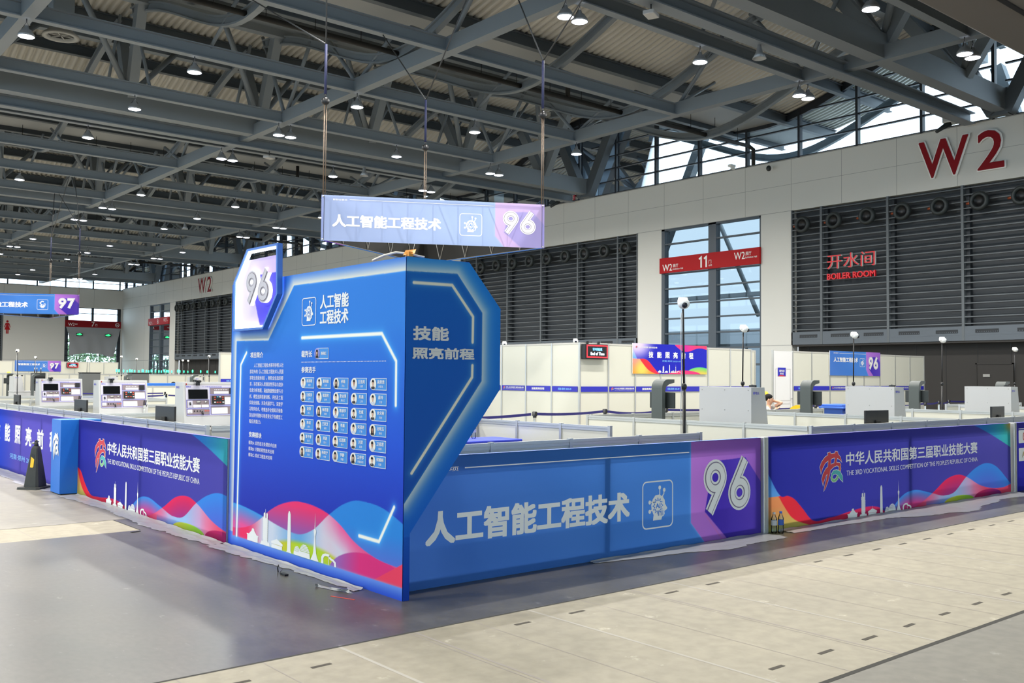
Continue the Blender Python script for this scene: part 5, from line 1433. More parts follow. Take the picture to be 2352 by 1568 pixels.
# monitors seen from behind
def make_monitor():
    t = thing('monitor', 'x', 'monitor')
    m = MB(); m.bbox(-0.285, -0.02, 0.09, 0.285, 0.012, 0.425, 0.006); m.build('display', M['black'], t)
    m = MB(); m.bbox(-0.05, -0.045, 0.12, 0.05, -0.02, 0.28, 0.006); m.tube([(0.1, -0.025, 0.22), (0.1, -0.03, 0.1)], 0.006, 5); m.build('rear_housing', M['rubber'], t)
    m = MB(); m.beam((0, -0.06, 0.01), (0, -0.035, 0.2), 0.06, 0.02); m.bbox(-0.11, -0.14, 0, 0.11, 0.04, 0.012, 0.004); m.build('stand', M['black'], t)
    return t
mon0 = make_monitor()
TM = mat('work_table_top', (224, 222, 216), 0.5)
def table(name, label, x, y, w, d, rz=0, cloth=None):
    t = thing(name, label, 'table', (x, y, 0), R(rz))
    m = MB(); m.bbox(-w / 2, -d / 2, 0.70, w / 2, d / 2, 0.73, 0.006); m.build('table_top', TM, t)
    for a in (-1, 1):
        for b in (-1, 1):
            m = MB(); m.box(a * (w / 2 - 0.06) - 0.02, b * (d / 2 - 0.06) - 0.02, 0, a * (w / 2 - 0.06) + 0.02, b * (d / 2 - 0.06) + 0.02, 0.70); m.build('leg', M['alu'], t)
    return t
MS = [((13.05, 7.32), -4, 'black monitor seen from behind above the fence title, beside the grey cabinets'), ((17.1, 7.35), 3, 'black monitor seen from behind near the right picture edge'),
      ((4.92, 13.4), -84, 'black monitor seen from behind beside the nearest left bench'), ((4.92, 17.37), -86, 'black monitor seen from behind between the middle and nearest left benches'), ((4.92, 21.8), -92, 'black monitor seen from behind at far left of the left cells')]
for i, (p, a, lab) in enumerate(MS):
    o = mon0 if i == 0 else copy_tree(mon0)
    o.location = (p[0], p[1], 0.731); o.rotation_euler.z = R(a); tag(o, lab, 'monitor', 'monitors seen from behind')
    if i < 2: table('work_table', f'{"left" if i == 0 else "right"} work table hidden behind the right partition, under a black monitor', p[0], p[1] + 0.12, 1.4, 0.6)
    else: table('work_table', f'work table behind the left partition under the {["nearest", "middle", "farthest"][i - 2]} black monitor', p[0] + 0.13, p[1], 0.6, 1.4)

# charcoal hooded monitor stands
def make_stand():
    t = thing('monitor_stand', 'x', 'monitor stand')
    w = 0.115
    P = [(-0.0, 0.0)]
    prof = [(0.0, 0.02), (0.0, 1.44)] + [(-0.14 + 0.14 * math.cos(a), 1.44 + 0.14 * math.sin(a)) for a in (0.2, 0.4, 0.6, 0.8, 1.0, 1.2, 1.4)] + [(-0.16, 1.58), (-0.30, 1.58), (-0.30, 1.525), (-0.17, 1.50), (-0.10, 1.46), (-0.075, 1.40), (-0.075, 0.02)]
    m = MB(); m.prism(prof, lambda u, v, d=0.0: (d, u, v), -w, w); m.build('column', M['charcoal'], t)
    m = MB(); m.bbox(-0.25, -0.45, 0, 0.25, 0.2, 0.03, 0.01); m.build('foot_plate', M['charcoal_d'], t)
    m = MB(); m.bbox(-0.26, -0.16, 1.11, 0.26, -0.12, 1.37, 0.008); m.build('display', M['charcoal_d'], t)
    m = MB(); m.box(-0.05, -0.12, 1.2, 0.05, -0.07, 1.3); m.build('bracket', M['charcoal_d'], t)
    return t
st0 = make_stand()
SS = [((11.8, 10.43), 90, 'charcoal hooded monitor stand left of the tall camera pole'), ((16.02, 10.43), 90, 'charcoal hooded monitor stand right of the seated person'), ((20.3, 10.5), 90, 'charcoal hooded monitor stand in front of the black wall edge'), ((24.6, 10.5), 90, 'charcoal hooded monitor stand top peeking over the far right cabinet'),
      ((10.9, 50.0), 0, 'slim charcoal stand at the far left picture edge'), ((11.0, 46.3), 90, 'charcoal hooded stand left in the 97 zone'), ((14.4, 44.4), 90, 'charcoal hooded stand middle in the 97 zone'), ((16.5, 42.0), 90, 'charcoal hooded stand right in the 97 zone'), ((18.3, 41.0), 90, 'charcoal hooded stand beside the far white booth wall')]
for i, (p, a, lab) in enumerate(SS):
    o = st0 if i == 0 else copy_tree(st0)
    o.location = (p[0], p[1], 0); o.rotation_euler.z = R(a); tag(o, lab, 'monitor stand', 'charcoal monitor stands')

# cameras on poles
def make_pole(h, s):
    t = thing('pole_camera', 'x', 'camera')
    m = MB(); m.tube([(0, 0, 0), (-0.01 * s, 0.0, h * 0.62)], 0.019, 8); m.tube([(-0.01 * s, 0, h * 0.62), (-0.028 * s, 0, h - 0.06)], 0.012, 8); m.ball((-0.012 * s, 0.0, h * 0.62), 0.035, (1, 1, 1.2), 6); m.build('pole', M['black'], t)
    m = MB(); m.tube([(-0.045 * s, 0.01, h - 0.1), (-0.05 * s, 0.012, h - 0.45), (-0.035 * s, 0.012, h - 0.7), (-0.05 * s, 0.012, h - 1.2), (-0.03 * s, 0.012, 0.3)], 0.005, 5); m.build('cable', M['whitep'], t)
    m = MB(); m.lathe([(0.001, 0.05), (0.05, 0.05), (0.062, 0.01), (0.06, -0.03), (0.03, -0.05)], (-0.03 * s, 0, h + 0.02), 'z', 16); m.ball((-0.04 * s, -0.02, h), 0.066, (1, 1, 0.92), 10); m.build('camera_head', M['cam'], t)
    m = MB(); m.ball((-0.072 * s, -0.06, h - 0.02), 0.033, (1, 1, 1), 8); m.build('lens', M['lens'], t)
    return t
CS = [((8.36, 6.98), 2.43, 1, 'tall pole camera nearest, beside the large grey cabinet'), ((13.55, 10.05), 2.45, -1, 'pole camera behind the large grey cabinet, in front of the gate window'), ((16.95, 9.98), 2.45, -1, 'pole camera in front of the wall mounted 96 poster'), ((20.15, 9.8), 2.45, -1, 'pole camera in front of the black recessed wall'), ((27.5, 11.35), 2.45, -1, 'pole camera at the right picture edge'),
      ((9.15, 40.6), 2.45, 1, 'pole camera at far left before the 97 wall poster'), ((13.6, 56.7), 2.45, -1, 'pole camera over the 97 wall poster title'), ((17.25, 60.0), 2.45, -1, 'pole camera right of the far red display'), ((16.1, 50.1), 2.45, 1, 'pole camera right of the grey draped doorway'), ((19.05, 56.6), 2.45, 1, 'pole camera before the far beige wall, left of gate 8'), ((22.5, 58.7), 2.45, -1, 'left one of two close pole cameras before the far louvres'), ((23.5, 60.4), 2.45, -1, 'right one of two close pole cameras before the far louvres'), ((18.55, 44.9), 2.47, 1, 'pole camera left of the far white booth wall'),
      ((16.75, 20.3), 2.5, 1, 'camera dome peeking over the booth wall beside the blue board'), ((17.0, 17.75), 2.52, 1, 'camera dome peeking over the booth wall corner by the red display')]
for p, h, s, lab in CS:
    o = make_pole(h, s); o.location = (p[0], p[1], 0); tag(o, lab, 'camera', 'cameras on poles')

# ================================================================== tall booth walls
def booth(label, p0, p1, n, Hh=2.46, ends=(True, True), gaps=()):
    t = thing('booth_wall', label, 'booth wall', (p0[0], p0[1], 0), group='tall white booth walls')
    d = Vector((p1[0] - p0[0], p1[1] - p0[1], 0)); L = d.length; d.normalize(); nn = Vector((d.y, -d.x, 0))
    fn = lambda u, v, dd=0.0: tuple(d * u + nn * dd + Vector((0, 0, v)))
    def bx(m, u0, u1, z0, z1, w): m.prism([(u0, z0), (u1, z0), (u1, z1), (u0, z1)], fn, -w / 2, w / 2)
    s = L / n
    for i in range(n + 1):
        if (i == 0 and not ends[0]) or (i == n and not ends[1]): continue
        m = MB(); bx(m, s * i - 0.022, s * i + 0.022, 0, Hh, 0.05); m.build('post', M['alu'], t)
    for i in range(n):
        if i in gaps: continue
        m = MB(); bx(m, s * i + 0.02, s * (i + 1) - 0.02, 0.04, Hh - 0.04, 0.012); m.build('panel', M['white'], t)
        m = MB(); bx(m, s * i + 0.02, s * (i + 1) - 0.02, Hh - 0.045, Hh, 0.03); bx(m, s * i + 0.02, s * (i + 1) - 0.02, 0.0, 0.05, 0.03); m.build('rail', mat('booth_rail', (198, 195, 187), 0.45), t)
    return fn, s
booth('tall white booth wall right of the blue board, turned to the left aisle', (16.4, 23.0), (16.4, 17.0), 6, ends=(True, False))
booth('tall white booth wall carrying the red display and slogan poster', (16.4, 17.0), (23.33, 17.0), 7)
booth('narrow recessed white booth wall left of the white door', (23.36, 17.6), (24.35, 17.6), 1)
booth('tall white booth wall carrying the 96 poster by the black wall', (24.4, 17.0), (33.6, 17.0), 9, gaps=(0,))
booth('distant white booth wall behind the red bordered display and 97 poster', (10.2, 74.0), (23.5, 74.0), 13)
booth('far white booth wall end beside the left edge of the blue board', (15.1, 35.6), (20.1, 35.6), 5)
t = thing('booth_door', 'white panelled door with a small blue notice in the booth wall', 'door', (24.92, 17.0, 0))
m = MB(); m.box(-0.485, -0.02, 0.01, 0.47, 0.02, 2.05); m.box(-0.485, -0.02, 2.05, 0.47, 0.02, 2.44)
m.build('door_leaf', mat('door_white', (234, 232, 230), 0.4), t)
m = MB()
for u0, v0, u1, v1 in ((-0.4, 0.95, 0.36, 1.9), (-0.4, 0.12, 0.36, 0.85)): ribbon(m, [(u0, v0), (u1, v0), (u1, v1), (u0, v1)], 0.02, plane((0, -0.022, 0), (1, 0, 0), (0, 0, 1), (0, -1, 0)), 0, 0.002, True)
m.build('moulding', mat('moulding_white', (206, 204, 200), 0.4), t)
m = MB(); m.tube([(0.4, -0.03, 1.0), (0.4, -0.07, 1.0), (0.3, -0.07, 1.0)], 0.01, 6); m.build('handle', M['chrome'], t)
t = thing('notice', 'small blue notice sheet on the white booth door', 'notice', (24.83, 16.975, 1.68))
fn = plane((-0.2, 0, 0), (1, 0, 0), (0, 0, 1), (0, -1, 0)); m = MB(); m.prism([(0, 0), (0.41, 0), (0.41, 0.26), (0, 0.26)], fn, -0.003, 0.0, 0); put_text(m, '裁判长室', fn, 0.07, 0.13, 0.34, 0.2, 0.02, 1, 0.003); put_text(m, '考务区', fn, 0.11, 0.05, 0.3, 0.11, 0.02, 1, 0.003)
m.poly([fn(0, 0, 0.002), fn(0.41, 0, 0.002), fn(0.3, 0.03, 0.002), fn(0.12, 0.04, 0.002)], 2); m.build('sheet', [M['bandblue'], INKW, EMB[1]], t)

# blue bands on the booth walls
BT = ['title', '技能照亮前程', '河南·郑州 2025-09', '']
def strip(fn, kind, label):
    o = Vector(fn(0.47, 0, 0)); t = thing('blue_band', label, 'banner strip', o, group='blue bands on the booth walls')
    loc = lambda u, v, d=0.0: tuple(Vector(fn(u, v, d)) - o)
    m = MB(); m.prism([(0.0, 0), (0.93, 0), (0.93, 0.134), (0, 0.134)], loc, -0.006, 0.0); m.build('band', M['bandblue'], t)
    m = MB()
    if kind == 'title':
        put_text(m, '中华人民共和国第三届职业技能大赛', loc, 0.18, 0.062, 0.9, 0.105, 0.02, 0, 0.003); put_text(m, "THE 3RD VOCATIONAL SKILLS COMPETITION OF THE PEOPLE'S REPUBLIC OF CHINA", loc, 0.18, 0.035, 0.9, 0.05, 0.003, 0, 0.003)
        m.build('lettering', INKW, t); m = MB(); emblem(m, loc, 0.06, 0.03, 0.085); m.build('emblem', EMB, t)
    elif kind: put_text(m, kind, loc, 0.22, 0.036, 0.71, 0.098, 0.03, 0, 0.003); m.build('lettering', M['cyan'] if kind[0] == '河' else INKW, t)
    return t
def side_v(i): return plane((16.372, 22.97 - i, 1.243), (0, -1, 0), (0, 0, 1), (-1, 0, 0))
for i in range(2, 6): strip(side_v(i), BT[(i + 1) % 4], f'blue band on the booth wall turned left, {ORD[5 - i]} from the corner under the red display')
for i in range(7): strip(plane((16.43 + 0.99 * i, 16.972, 1.243), (1, 0, 0), (0, 0, 1), (0, -1, 0)), BT[(i + 3) % 4], f'blue band on the slogan poster wall, {ORD[i]} rightwards from the corner')
for i in range(8): strip(plane((25.47 + 1.02 * i, 16.972, 1.25), (1, 0, 0), (0, 0, 1), (0, -1, 0)), BT[(i + 2) % 4], f'blue band on the 96 poster wall, {ORD[i]} rightwards from the white door')
for i in range(2): strip(plane((15.15 + 1.0 * i, 35.57, 1.3), (1, 0, 0), (0, 0, 1), (0, -1, 0)), BT[2 + i], f'blue band low on the far white booth wall, {ORD[i]} from its left end')

# slogan poster, number posters
def poster_art(U, V):
    W, H_ = 3.0, 0.785
    C = mixc((34, 38, 176), (40, 44, 184), U / W)
    C = over(C, (226, 206, 236), ss(0.75, 0.1, np.hypot((U - 0.15) * 0.9, (V - 0.80) * 1.3)))
    w = curve([(-0.1, 0.40), (0, 0.39), (0.2, 0.385), (0.4, 0.39), (0.6, 0.33), (0.8, 0.17), (1.0, 0.02), (1.1, 0.0), (1.4, 0.01), (1.8, 0.09), (2.05, 0.1), (2.3, 0.09), (2.6, 0.05), (2.85, -0.02), (3.1, -0.02)], U)
    low = V < w
    red = mixc((240, 52, 62), (240, 60, 120), (U - 0.7) / 0.8); C2 = curve([(0, 0.5), (0.2, 0.45), (0.35, 0.3), (0.6, 0.1), (0.85, 0.01), (1.0, -0.02), (3, -0.02)], U)
    cream = mixc((244, 160, 60), (250, 150, 130), V / 0.3); cream = mixc(cream, (222, 206, 96), ss(0.35, 0.05, np.hypot(U - 0.35, V - 0.12)))
    C = np.where(low[..., None], red, C); C = np.where((low & (V < C2))[..., None], cream, C)
    bl = (V >= w) & (V < 0.64 - U * 1.5) ; C = np.where(bl[..., None], mixc((90, 160, 232), (214, 206, 240), (V - 0.35) / 0.3), C)
    g = 0.19 * np.sqrt(np.clip(1 - ((U - 2.7) / 0.55) ** 2, 0, 1)); gm = (V < g) & (~low)
    C = np.where(gm[..., None], mixc((96, 210, 116), (216, 196, 90), np.clip((g - V) / 0.14, 0, 1)), C)
    e = curve([(1.6, 0.82), (1.75, 0.72), (1.95, 0.63), (2.1, 0.605), (2.3, 0.63), (2.55, 0.70), (2.75, 0.715), (2.9, 0.70), (3.05, 0.67)], U)
    C = np.where(((V > e) & (U > 1.62))[..., None], mixc((206, 50, 150), (246, 70, 110), np.abs(U - 2.1) / 0.5), C)
    return C
t = thing('wall_poster', 'blue slogan poster with red and yellow waves on the booth wall', 'poster', (19.75, 16.955, 1.71))
fn = plane((-1.5, 0, 0), (1, 0, 0), (0, 0, 1), (0, -1, 0)); paint('printed_sheet', poster_art, 3.0, 0.785, 260, 90, lambda u, v, d: fn(u, v, 0.001), t, PR)
m = MB(); m.prism([(0, 0), (3.0, 0), (3.0, 0.785), (0, 0.785)], fn, -0.015, 0.0); m.build('backing', M['lwhite'], t)
m = MB()
for i, c in enumerate('技能照亮前程'): put_text(m, c, fn, 0.61 + 0.325 * i, 0.415, 0.79 + 0.325 * i, 0.585, 0.035, d=0.004)
put_text(m, '中华人民共和国第三届职业技能大赛', fn, 0.22, 0.665, 0.94, 0.71, 0.02, d=0.004); skyline(m, fn, 0.98, 0.03, 0.40, 0, 0.004, 1.6); m.build('lettering', INKW, t)
m = MB(); put_text(m, '河南·郑州 2025-09', fn, 1.14, 0.315, 1.89, 0.365, 0.02, d=0.004); m.build('date_lettering', M['cyan'], t)
m = MB(); emblem(m, fn, 0.11, 0.655, 0.07); m.build('emblem', EMB, t)
def num_poster(label, o, W, Hh, title, num, icon, k):
    t = thing('wall_poster', label, 'poster', (o[0] + W / 2, o[1], o[2]), group='number posters')
    fn = plane((-W / 2, 0, 0), (1, 0, 0), (0, 0, 1), (0, -1, 0))
    paint('printed_sheet', art96(W, Hh, W * 0.707, Hh * 0.27, W * 0.755, W * 0.755, W * 0.955, Hh * 0.27, Hh * 0.81), W, Hh, 200, 60, lambda u, v, d: fn(u, v, 0.001), t, PR)
    m = MB(); m.prism([(0, 0), (W, 0), (W, Hh), (0, Hh)], fn, -0.015, 0.0); m.build('backing', M['lwhite'], t)
    m = MB(); put_text(m, title, fn, W * 0.07, Hh * 0.55, W * 0.54, Hh * 0.75, 0.03, d=0.004); put_text(m, '新职业赛项', fn, W * 0.07, Hh * 0.89, W * 0.16, Hh * 0.94, 0.01, d=0.004); ribbon(m, [(W * 0.18, Hh * 0.91), (W * 0.7, Hh * 0.91)], 0.01, fn, 0, 0.004); m.build('lettering', INKW, t)
    m = MB(); icon(m, fn, W * 0.58, Hh * 0.38, W * 0.68, Hh * 0.72, 0, 1); m.build('icon', [INKW, MATS['banner_blue']], t)
    m = MB(); big_number(m, num, fn, W * 0.755, Hh * 0.28, W * 0.95, Hh * 0.8, (0, 1)); m.build('numerals', [INKW, MATS['inline_grey']], t)
num_poster('blue poster with purple 96 on the booth wall at right', (27.42, 16.955, 1.725), 3.09, 0.79, '人工智能工程技术', '96', ai_icon, 0)
num_poster('distant blue poster with purple 97 on the far booth wall', (16.46, 73.95, 1.73), 3.03, 0.77, '智能制造工程技术', '97', robot_icon, 0)
def led(label, o, w, h):
    t = thing('led_display', label, 'display', o, group='red bordered led displays')
    m = MB(); m.bbox(0, -0.14, 0, w, 0.0, h, 0.012); m.build('housing', M['black'], t)
    fn = plane((0, -0.141, 0), (1, 0, 0), (0, 0, 1), (0, -1, 0))
    m = MB(); ribbon(m, [(0.07, 0.05), (w - 0.03, 0.05), (w - 0.03, h - 0.04), (0.07, h - 0.04)], 0.03, fn, 0, 0.002, True); m.build('red_border', M['led_red'], t)
    m = MB(); put_text(m, '计时结束', fn, w * 0.32, h * 0.56, w * 0.74, h * 0.76, 0.02, d=0.003); m.build('upper_lettering', M['led_cyan'], t)
    m = MB(); put_text(m, 'End of Time', fn, w * 0.24, h * 0.27, w * 0.83, h * 0.47, 0.02, d=0.003); m.build('lower_lettering', M['led_white'], t)
    for a in (0.16, 0.55):
        m = MB(); m.box(a, -0.06, h, a + 0.04, -0.01, h + 0.07); m.build('hook', M['black'], t)
led('red bordered LED display reading End of Time on the near booth wall', (16.42, 16.97, 2.05), 0.8, 0.375)
led('distant red bordered LED display beside the 97 poster', (19.85, 73.96, 2.02), 0.8, 0.375)

# ================================================================== queue stanchions with belts
def stanchion(label, p, to=None, sag=0.05):
    t = thing('stanchion', label, 'stanchion', (p[0], p[1], 0), group='queue stanchions')
    m = MB(); m.lathe([(0.001, 0.0), (0.16, 0.0), (0.16, 0.02), (0.05, 0.045), (0.03, 0.06), (0.03, 0.86)], (0, 0, 0), 'z', 16); m.build('post', M['chrome'], t)
    m = MB(); m.lathe([(0.036, 0.84), (0.036, 0.955), (0.001, 0.955)], (0, 0, 0), 'z', 12); m.box(-0.02, -0.05, 0.87, 0.02, 0.05, 0.95); m.build('belt_head', M['black'], t)
    if to:
        m = MB(); n = 12; pts = []
        for i in range(n + 1):
            q = 0.06 / max(1, math.dist(p, to)) + i / n * (1 - 0.14 / max(1, math.dist(p, to))); pts.append(Vector(((to[0] - p[0]) * q, (to[1] - p[1]) * q, 0.91 - sag * 4 * q * (1 - q))))
        for a, b in zip(pts[:-1], pts[1:]): m.beam(a, b, 0.004, 0.05)
        m.build('belt', M['belt'], t)
SP_ = [((8.9, 13.9), (11.91, 13.55)), ((11.91, 13.55), (14.19, 13.95)), ((14.19, 13.95), (15.96, 13.85)), ((15.96, 13.85), (19.2, 14.0)), ((19.2, 14.0), (22.2, 14.15)), ((22.2, 14.15), (25.0, 14.0)), ((25.0, 14.0), (27.6, 13.93)), ((27.6, 13.93), (29.6, 14.5)), ((29.6, 14.5), (31.3, 15.0)), ((31.3, 15.0), (34.5, 15.2))]
for i, (a, b) in enumerate(SP_):
    stanchion(f'chrome stanchion with navy belt in the aisle behind the right cells, {ORD[i]} from left', a, b, 0.03 if i % 2 else 0.06)
stanchion('chrome stanchion between the left benches, holding the upper navy belt', (12.8, 35.0), (9.0, 36.6), 0.02); stanchion('second chrome stanchion between the left benches, holding the lower navy belt', (11.6, 31.6), (14.5, 30.6), 0.04)
stanchion('chrome stanchion hidden behind the nearest left bench with navy belt', (8.6, 33.0), (11.6, 31.6), 0.06)

# ================================================================== judge table, bin, chair, balloon
t = thing('draped_table', 'table under a bright blue cloth behind the board edge', 'table', (7.1, 9.98, 0))
m = MB(); m.bbox(-1.25, -0.3, 0.02, 1.2, 0.3, 0.78, 0.012)
m.build('tablecloth', M['bluecloth'], t)
t = thing('draped_table', 'sliver of a blue draped table by the bin, behind the partitions', 'table', (20.75, 12.2, 0))
m = MB(); m.bbox(-0.5, -0.2, 0.02, 0.45, 0.25, 0.78, 0.012); m.build('tablecloth', M['bluecloth'], t)
t = thing('draped_table', 'blue draped table between the left benches', 'table', (8.45, 27.0, 0))
m = MB(); m.bbox(-0.5, -0.3, 0.02, 0.5, 0.3, 0.8, 0.012); m.build('tablecloth', M['bluecloth'], t)
def bottle(label, p, cap, lab, h=0.225, tilt=0.0):
    t = thing('water_bottle', label, 'bottle', p, group='water bottles')
    m = MB(); m.lathe([(0.001, 0.002), (0.026, 0.0), (0.031, 0.01), (0.031, h * 0.25), (0.029, h * 0.3), (0.031, h * 0.35), (0.031, h * 0.68), (0.014, h * 0.88), (0.013, h * 0.93)], (0, 0, 0), 'z', 16); m.build('body', M['clear'], t)
    m = MB(); m.lathe([(0.015, h * 0.91), (0.015, h), (0.001, h)], (0, 0, 0), 'z', 14); m.build('cap', cap, t)
    m = MB(); m.lathe([(0.0315, h * 0.38), (0.0315, h * 0.62)], (0, 0, 0), 'z', 16); m.build('wrapper', lab, t)
bottle('clear water bottle with white label at the foot of the right fence', (8.53, 5.93, 0.002), M['whitep'], M['whitep'], 0.215)
bottle('clear water bottle with blue cap and blue label at the foot of the right fence', (8.585, 5.885, 0.002), M['binblue'], M['binblue'], 0.225)
bottle('clear water bottle with red cap standing on the blue draped table', (7.82, 10.12, 0.78), M['red'], M['whitep'], 0.21)
t = thing('wheelie_bin', 'blue plastic wheelie bin behind the grey cabinet', 'bin', (21.6, 13.1, 0))
m = MB(); m.add([(-0.24, -0.24, 0.05), (0.24, -0.24, 0.05), (0.24, 0.2, 0.05), (-0.24, 0.2, 0.05), (-0.35, -0.3, 0.88), (0.35, -0.3, 0.88), (0.35, 0.3, 0.88), (-0.35, 0.3, 0.88)], [(0, 1, 2, 3), (0, 1, 5, 4), (1, 2, 6, 5), (2, 3, 7, 6), (3, 0, 4, 7), (4, 5, 6, 7)])
for i in range(5): m.box(-0.28 + i * 0.14, -0.33, 0.82, -0.27 + i * 0.14, -0.29, 0.88)
m.build('bin_body', M['binblue'], t)
m = MB(); m.bbox(-0.4, -0.36, 0.88, 0.4, 0.33, 0.93, 0.015); m.bbox(-0.36, -0.3, 0.93, 0.36, 0.3, 0.985, 0.02); m.build('lid', mat('bin_lid', (52, 100, 190), 0.45), t)
for a in (-1, 1):
    m = MB(); m.lathe([(0.001, -0.03), (0.09, -0.03), (0.09, 0.03), (0.001, 0.03)], (a * 0.2, 0.22, 0.09), 'x', 14); m.build('wheel', M['rubber'], t)
def chair(label, p, rz):
    t = thing('plastic_chair', label, 'chair', (p[0], p[1], 0), R(rz), group='yellow plastic chairs')
    m = MB(); m.bbox(-0.22, -0.22, 0.43, 0.22, 0.22, 0.455, 0.01); m.build('seat', M['yellow'], t)
    m = MB(); nu = 14; vs = []
    for j in range(7):
        for i in range(nu + 1):
            a = math.pi * (i / nu); r = 0.24; z = 0.5 + 0.5 * j / 6 * math.sin(a) ** 0.5
            vs.append((-r * math.cos(a), 0.12 + 0.12 * math.sin(a) + 0.05 * j / 6, z))
    m.add(vs, [(j * (nu + 1) + i, j * (nu + 1) + i + 1, (j + 1) * (nu + 1) + i + 1, (j + 1) * (nu + 1) + i) for j in range(6) for i in range(nu)], 0, True); m.build('backrest', M['yellow'], t)
    for a in (-1, 1):
        for b in (-1, 1):
            m = MB(); m.tube([(a * 0.18, b * 0.18, 0.43), (a * 0.22, b * 0.22, 0)], 0.013, 6); m.build('leg', M['chrome'], t)
        m = MB(); m.tube([(a * 0.2, 0.2, 0.43), (a * 0.22, 0.16, 0.6)], 0.013, 6); m.build('back_post', M['chrome'], t)
chair('yellow plastic chair with rounded back right of the seated person', (19.6, 13.0), 130)
chair('yellow plastic chair under the seated person', (18.12, 12.7), 45)
t = thing('balloon', 'small yellow balloon taped beside the white booth door', 'balloon', (23.92, 16.9, 1.0))
m = MB(); m.ball((0, 0, 0.13), 0.085, (1, 0.9, 1.25), 10); m.lathe([(0.004, 0.0), (0.014, 0.012), (0.03, 0.04)], (0, 0, -0.01), 'z', 10); m.build('skin', M['yellow'], t)
m = MB(); m.tube([(0, 0, 0), (0.01, 0.04, -0.05), (0.03, 0.075, -0.06)], 0.004, 5); m.build('string', MATS['tie_orange'], t)

# ================================================================== traffic cone, floor sheeting, scraps
t = thing('traffic_cone', 'black rubber traffic cone with yellow patch before the left fence', 'traffic cone', (3.53, 14.52, 0))
cr = R(40)
def rot(x, y, z): return (x * math.cos(cr) - y * math.sin(cr), x * math.sin(cr) + y * math.cos(cr), z)
def frus(m, r0, z0, r1, z1, ch=0.25, mi=0):
    P = []
    for r, z in ((r0, z0), (r1, z1)):
        c = r * ch
        for x, y in ((r, -r + c), (r, r - c), (r - c, r), (-r + c, r), (-r, r - c), (-r, -r + c), (-r + c, -r), (r - c, -r)): P.append(rot(x, y, z))
    m.add(P, [(i, (i + 1) % 8, 8 + (i + 1) % 8, 8 + i) for i in range(8)] + [list(range(8)), list(range(8, 16))], mi)
m = MB(); frus(m, 0.115, 0.03, 0.092, 0.22); frus(m, 0.092, 0.22, 0.046, 0.56); frus(m, 0.046, 0.56, 0.036, 0.59, 0.35); m.build('cone_body', mat('cone_rubber', (48, 48, 42), 0.55, noise=0.25, nscale=9, bump=0.3), t)
m = MB(); frus(m, 0.18, 0.0, 0.172, 0.03, 0.2); m.build('base', MATS['cone_rubber'], t)
m = MB(); m.tube([(0.0, 0, 0.58), (0.005, 0.0, 0.66)], [0.03, 0.02], 8); m.tube([(0, -0.02, 0.655), (0, 0.02, 0.655)], 0.018, 6); m.build('top_ring', MATS['cone_rubber'], t)
a = 0.5
def fpt(u, z):   # point on the front-left face of the shaft
    r = np.interp(z, [0.22, 0.56], [0.092, 0.046]) + 0.003
    x, y, _ = rot(-r, 0, 0); q = rot(0, 1, 0); return (x - q[0] * u * 1.0, y - q[1] * u * 1.0, z)
m = MB(); m.poly([fpt(-0.025, 0.30), fpt(0.012, 0.295), fpt(0.025, 0.31), fpt(0.025, 0.41), fpt(-0.025, 0.445)]); m.build('yellow_patch', mat('cone_yellow', (236, 186, 20), 0.4), t)
m = MB(); m.poly([fpt(-0.025, 0.445), fpt(0.025, 0.41), fpt(0.022, 0.47), fpt(-0.022, 0.49)]); m.build('dark_patch', M['black'], t)
m = MB(); m.poly([rot(-0.02, 0.10, 0.18), rot(0.02, 0.105, 0.16), rot(0.015, 0.085, 0.30), rot(-0.01, 0.088, 0.28)]); m.ball((-0.03, 0.03, 0.63), 0.018, (1, 1, 1), 6); m.build('white_scraps', M['whitep'], t)

def sheet(name, label, A, B, w0, w1, seed, fade=None):
    """crumpled film lying along a fence foot"""
    rnd = random.Random(seed)
    A = Vector((A[0], A[1], 0)); B = Vector((B[0], B[1], 0)); d = (B - A); L = d.length; d.normalize(); n = Vector((d.y, -d.x, 0))
    nu, nv = int(L / 0.05), 8; vs = []
    ph = [rnd.uniform(0, 6) for _ in range(8)]
    edge = [rnd.uniform(-0.02, 0.02) for _ in range(nu + 2)]
    for i in range(nu + 1):
        u = i / nu
        w = (w0 + (w1 - w0) * u) * (1 + 0.16 * math.sin(u * L * 2.1 + ph[0]) + 0.08 * math.sin(u * L * 6.3 + ph[1])) + edge[i]
        if fade: w *= fade(u)
        for j in range(nv + 1):
            v = j / nv
            z = 0.0025 + (0.009 * abs(math.sin(u * L * 7 + v * 5 + ph[2])) * abs(math.sin(u * L * 3.1 - v * 7 + ph[3])) + 0.003 * rnd.random()) * (1 - 0.9 * v ** 3)
            if j == 0: z += 0.01
            p = A + d * (u * L) + n * (w * v); vs.append((p.x, p.y, z))
    m = MB(); m.add(vs, [(i * (nv + 1) + j, i * (nv + 1) + j + 1, (i + 1) * (nv + 1) + j + 1, (i + 1) * (nv + 1) + j) for i in range(nu) for j in range(nv)], 0, True)
    o = m.build(name, M['sheet']); tag(o, label, 'plastic sheet', 'crumpled floor sheets'); return o
sheet('floor_sheet', 'crumpled white film along the foot of the blue board', (3.80, 8.75), (3.80, 6.25), 0.17, 0.06, 3)
sheet('floor_sheet', 'white film along the foot of the left violet fence', (3.79, 13.45), (3.79, 8.75), 0.2, 0.19, 4)
sheet('floor_sheet', 'white film along the fence behind the traffic cone', (3.79, 20.0), (3.79, 14.0), 0.3, 0.26, 5)
sheet('floor_sheet', 'narrow white film strip before the 96 fence', (5.9, 5.97), (8.42, 5.97), 0.26, 0.3, 6, lambda u: 0.3 + 0.7 * min(1, u * 1.6))
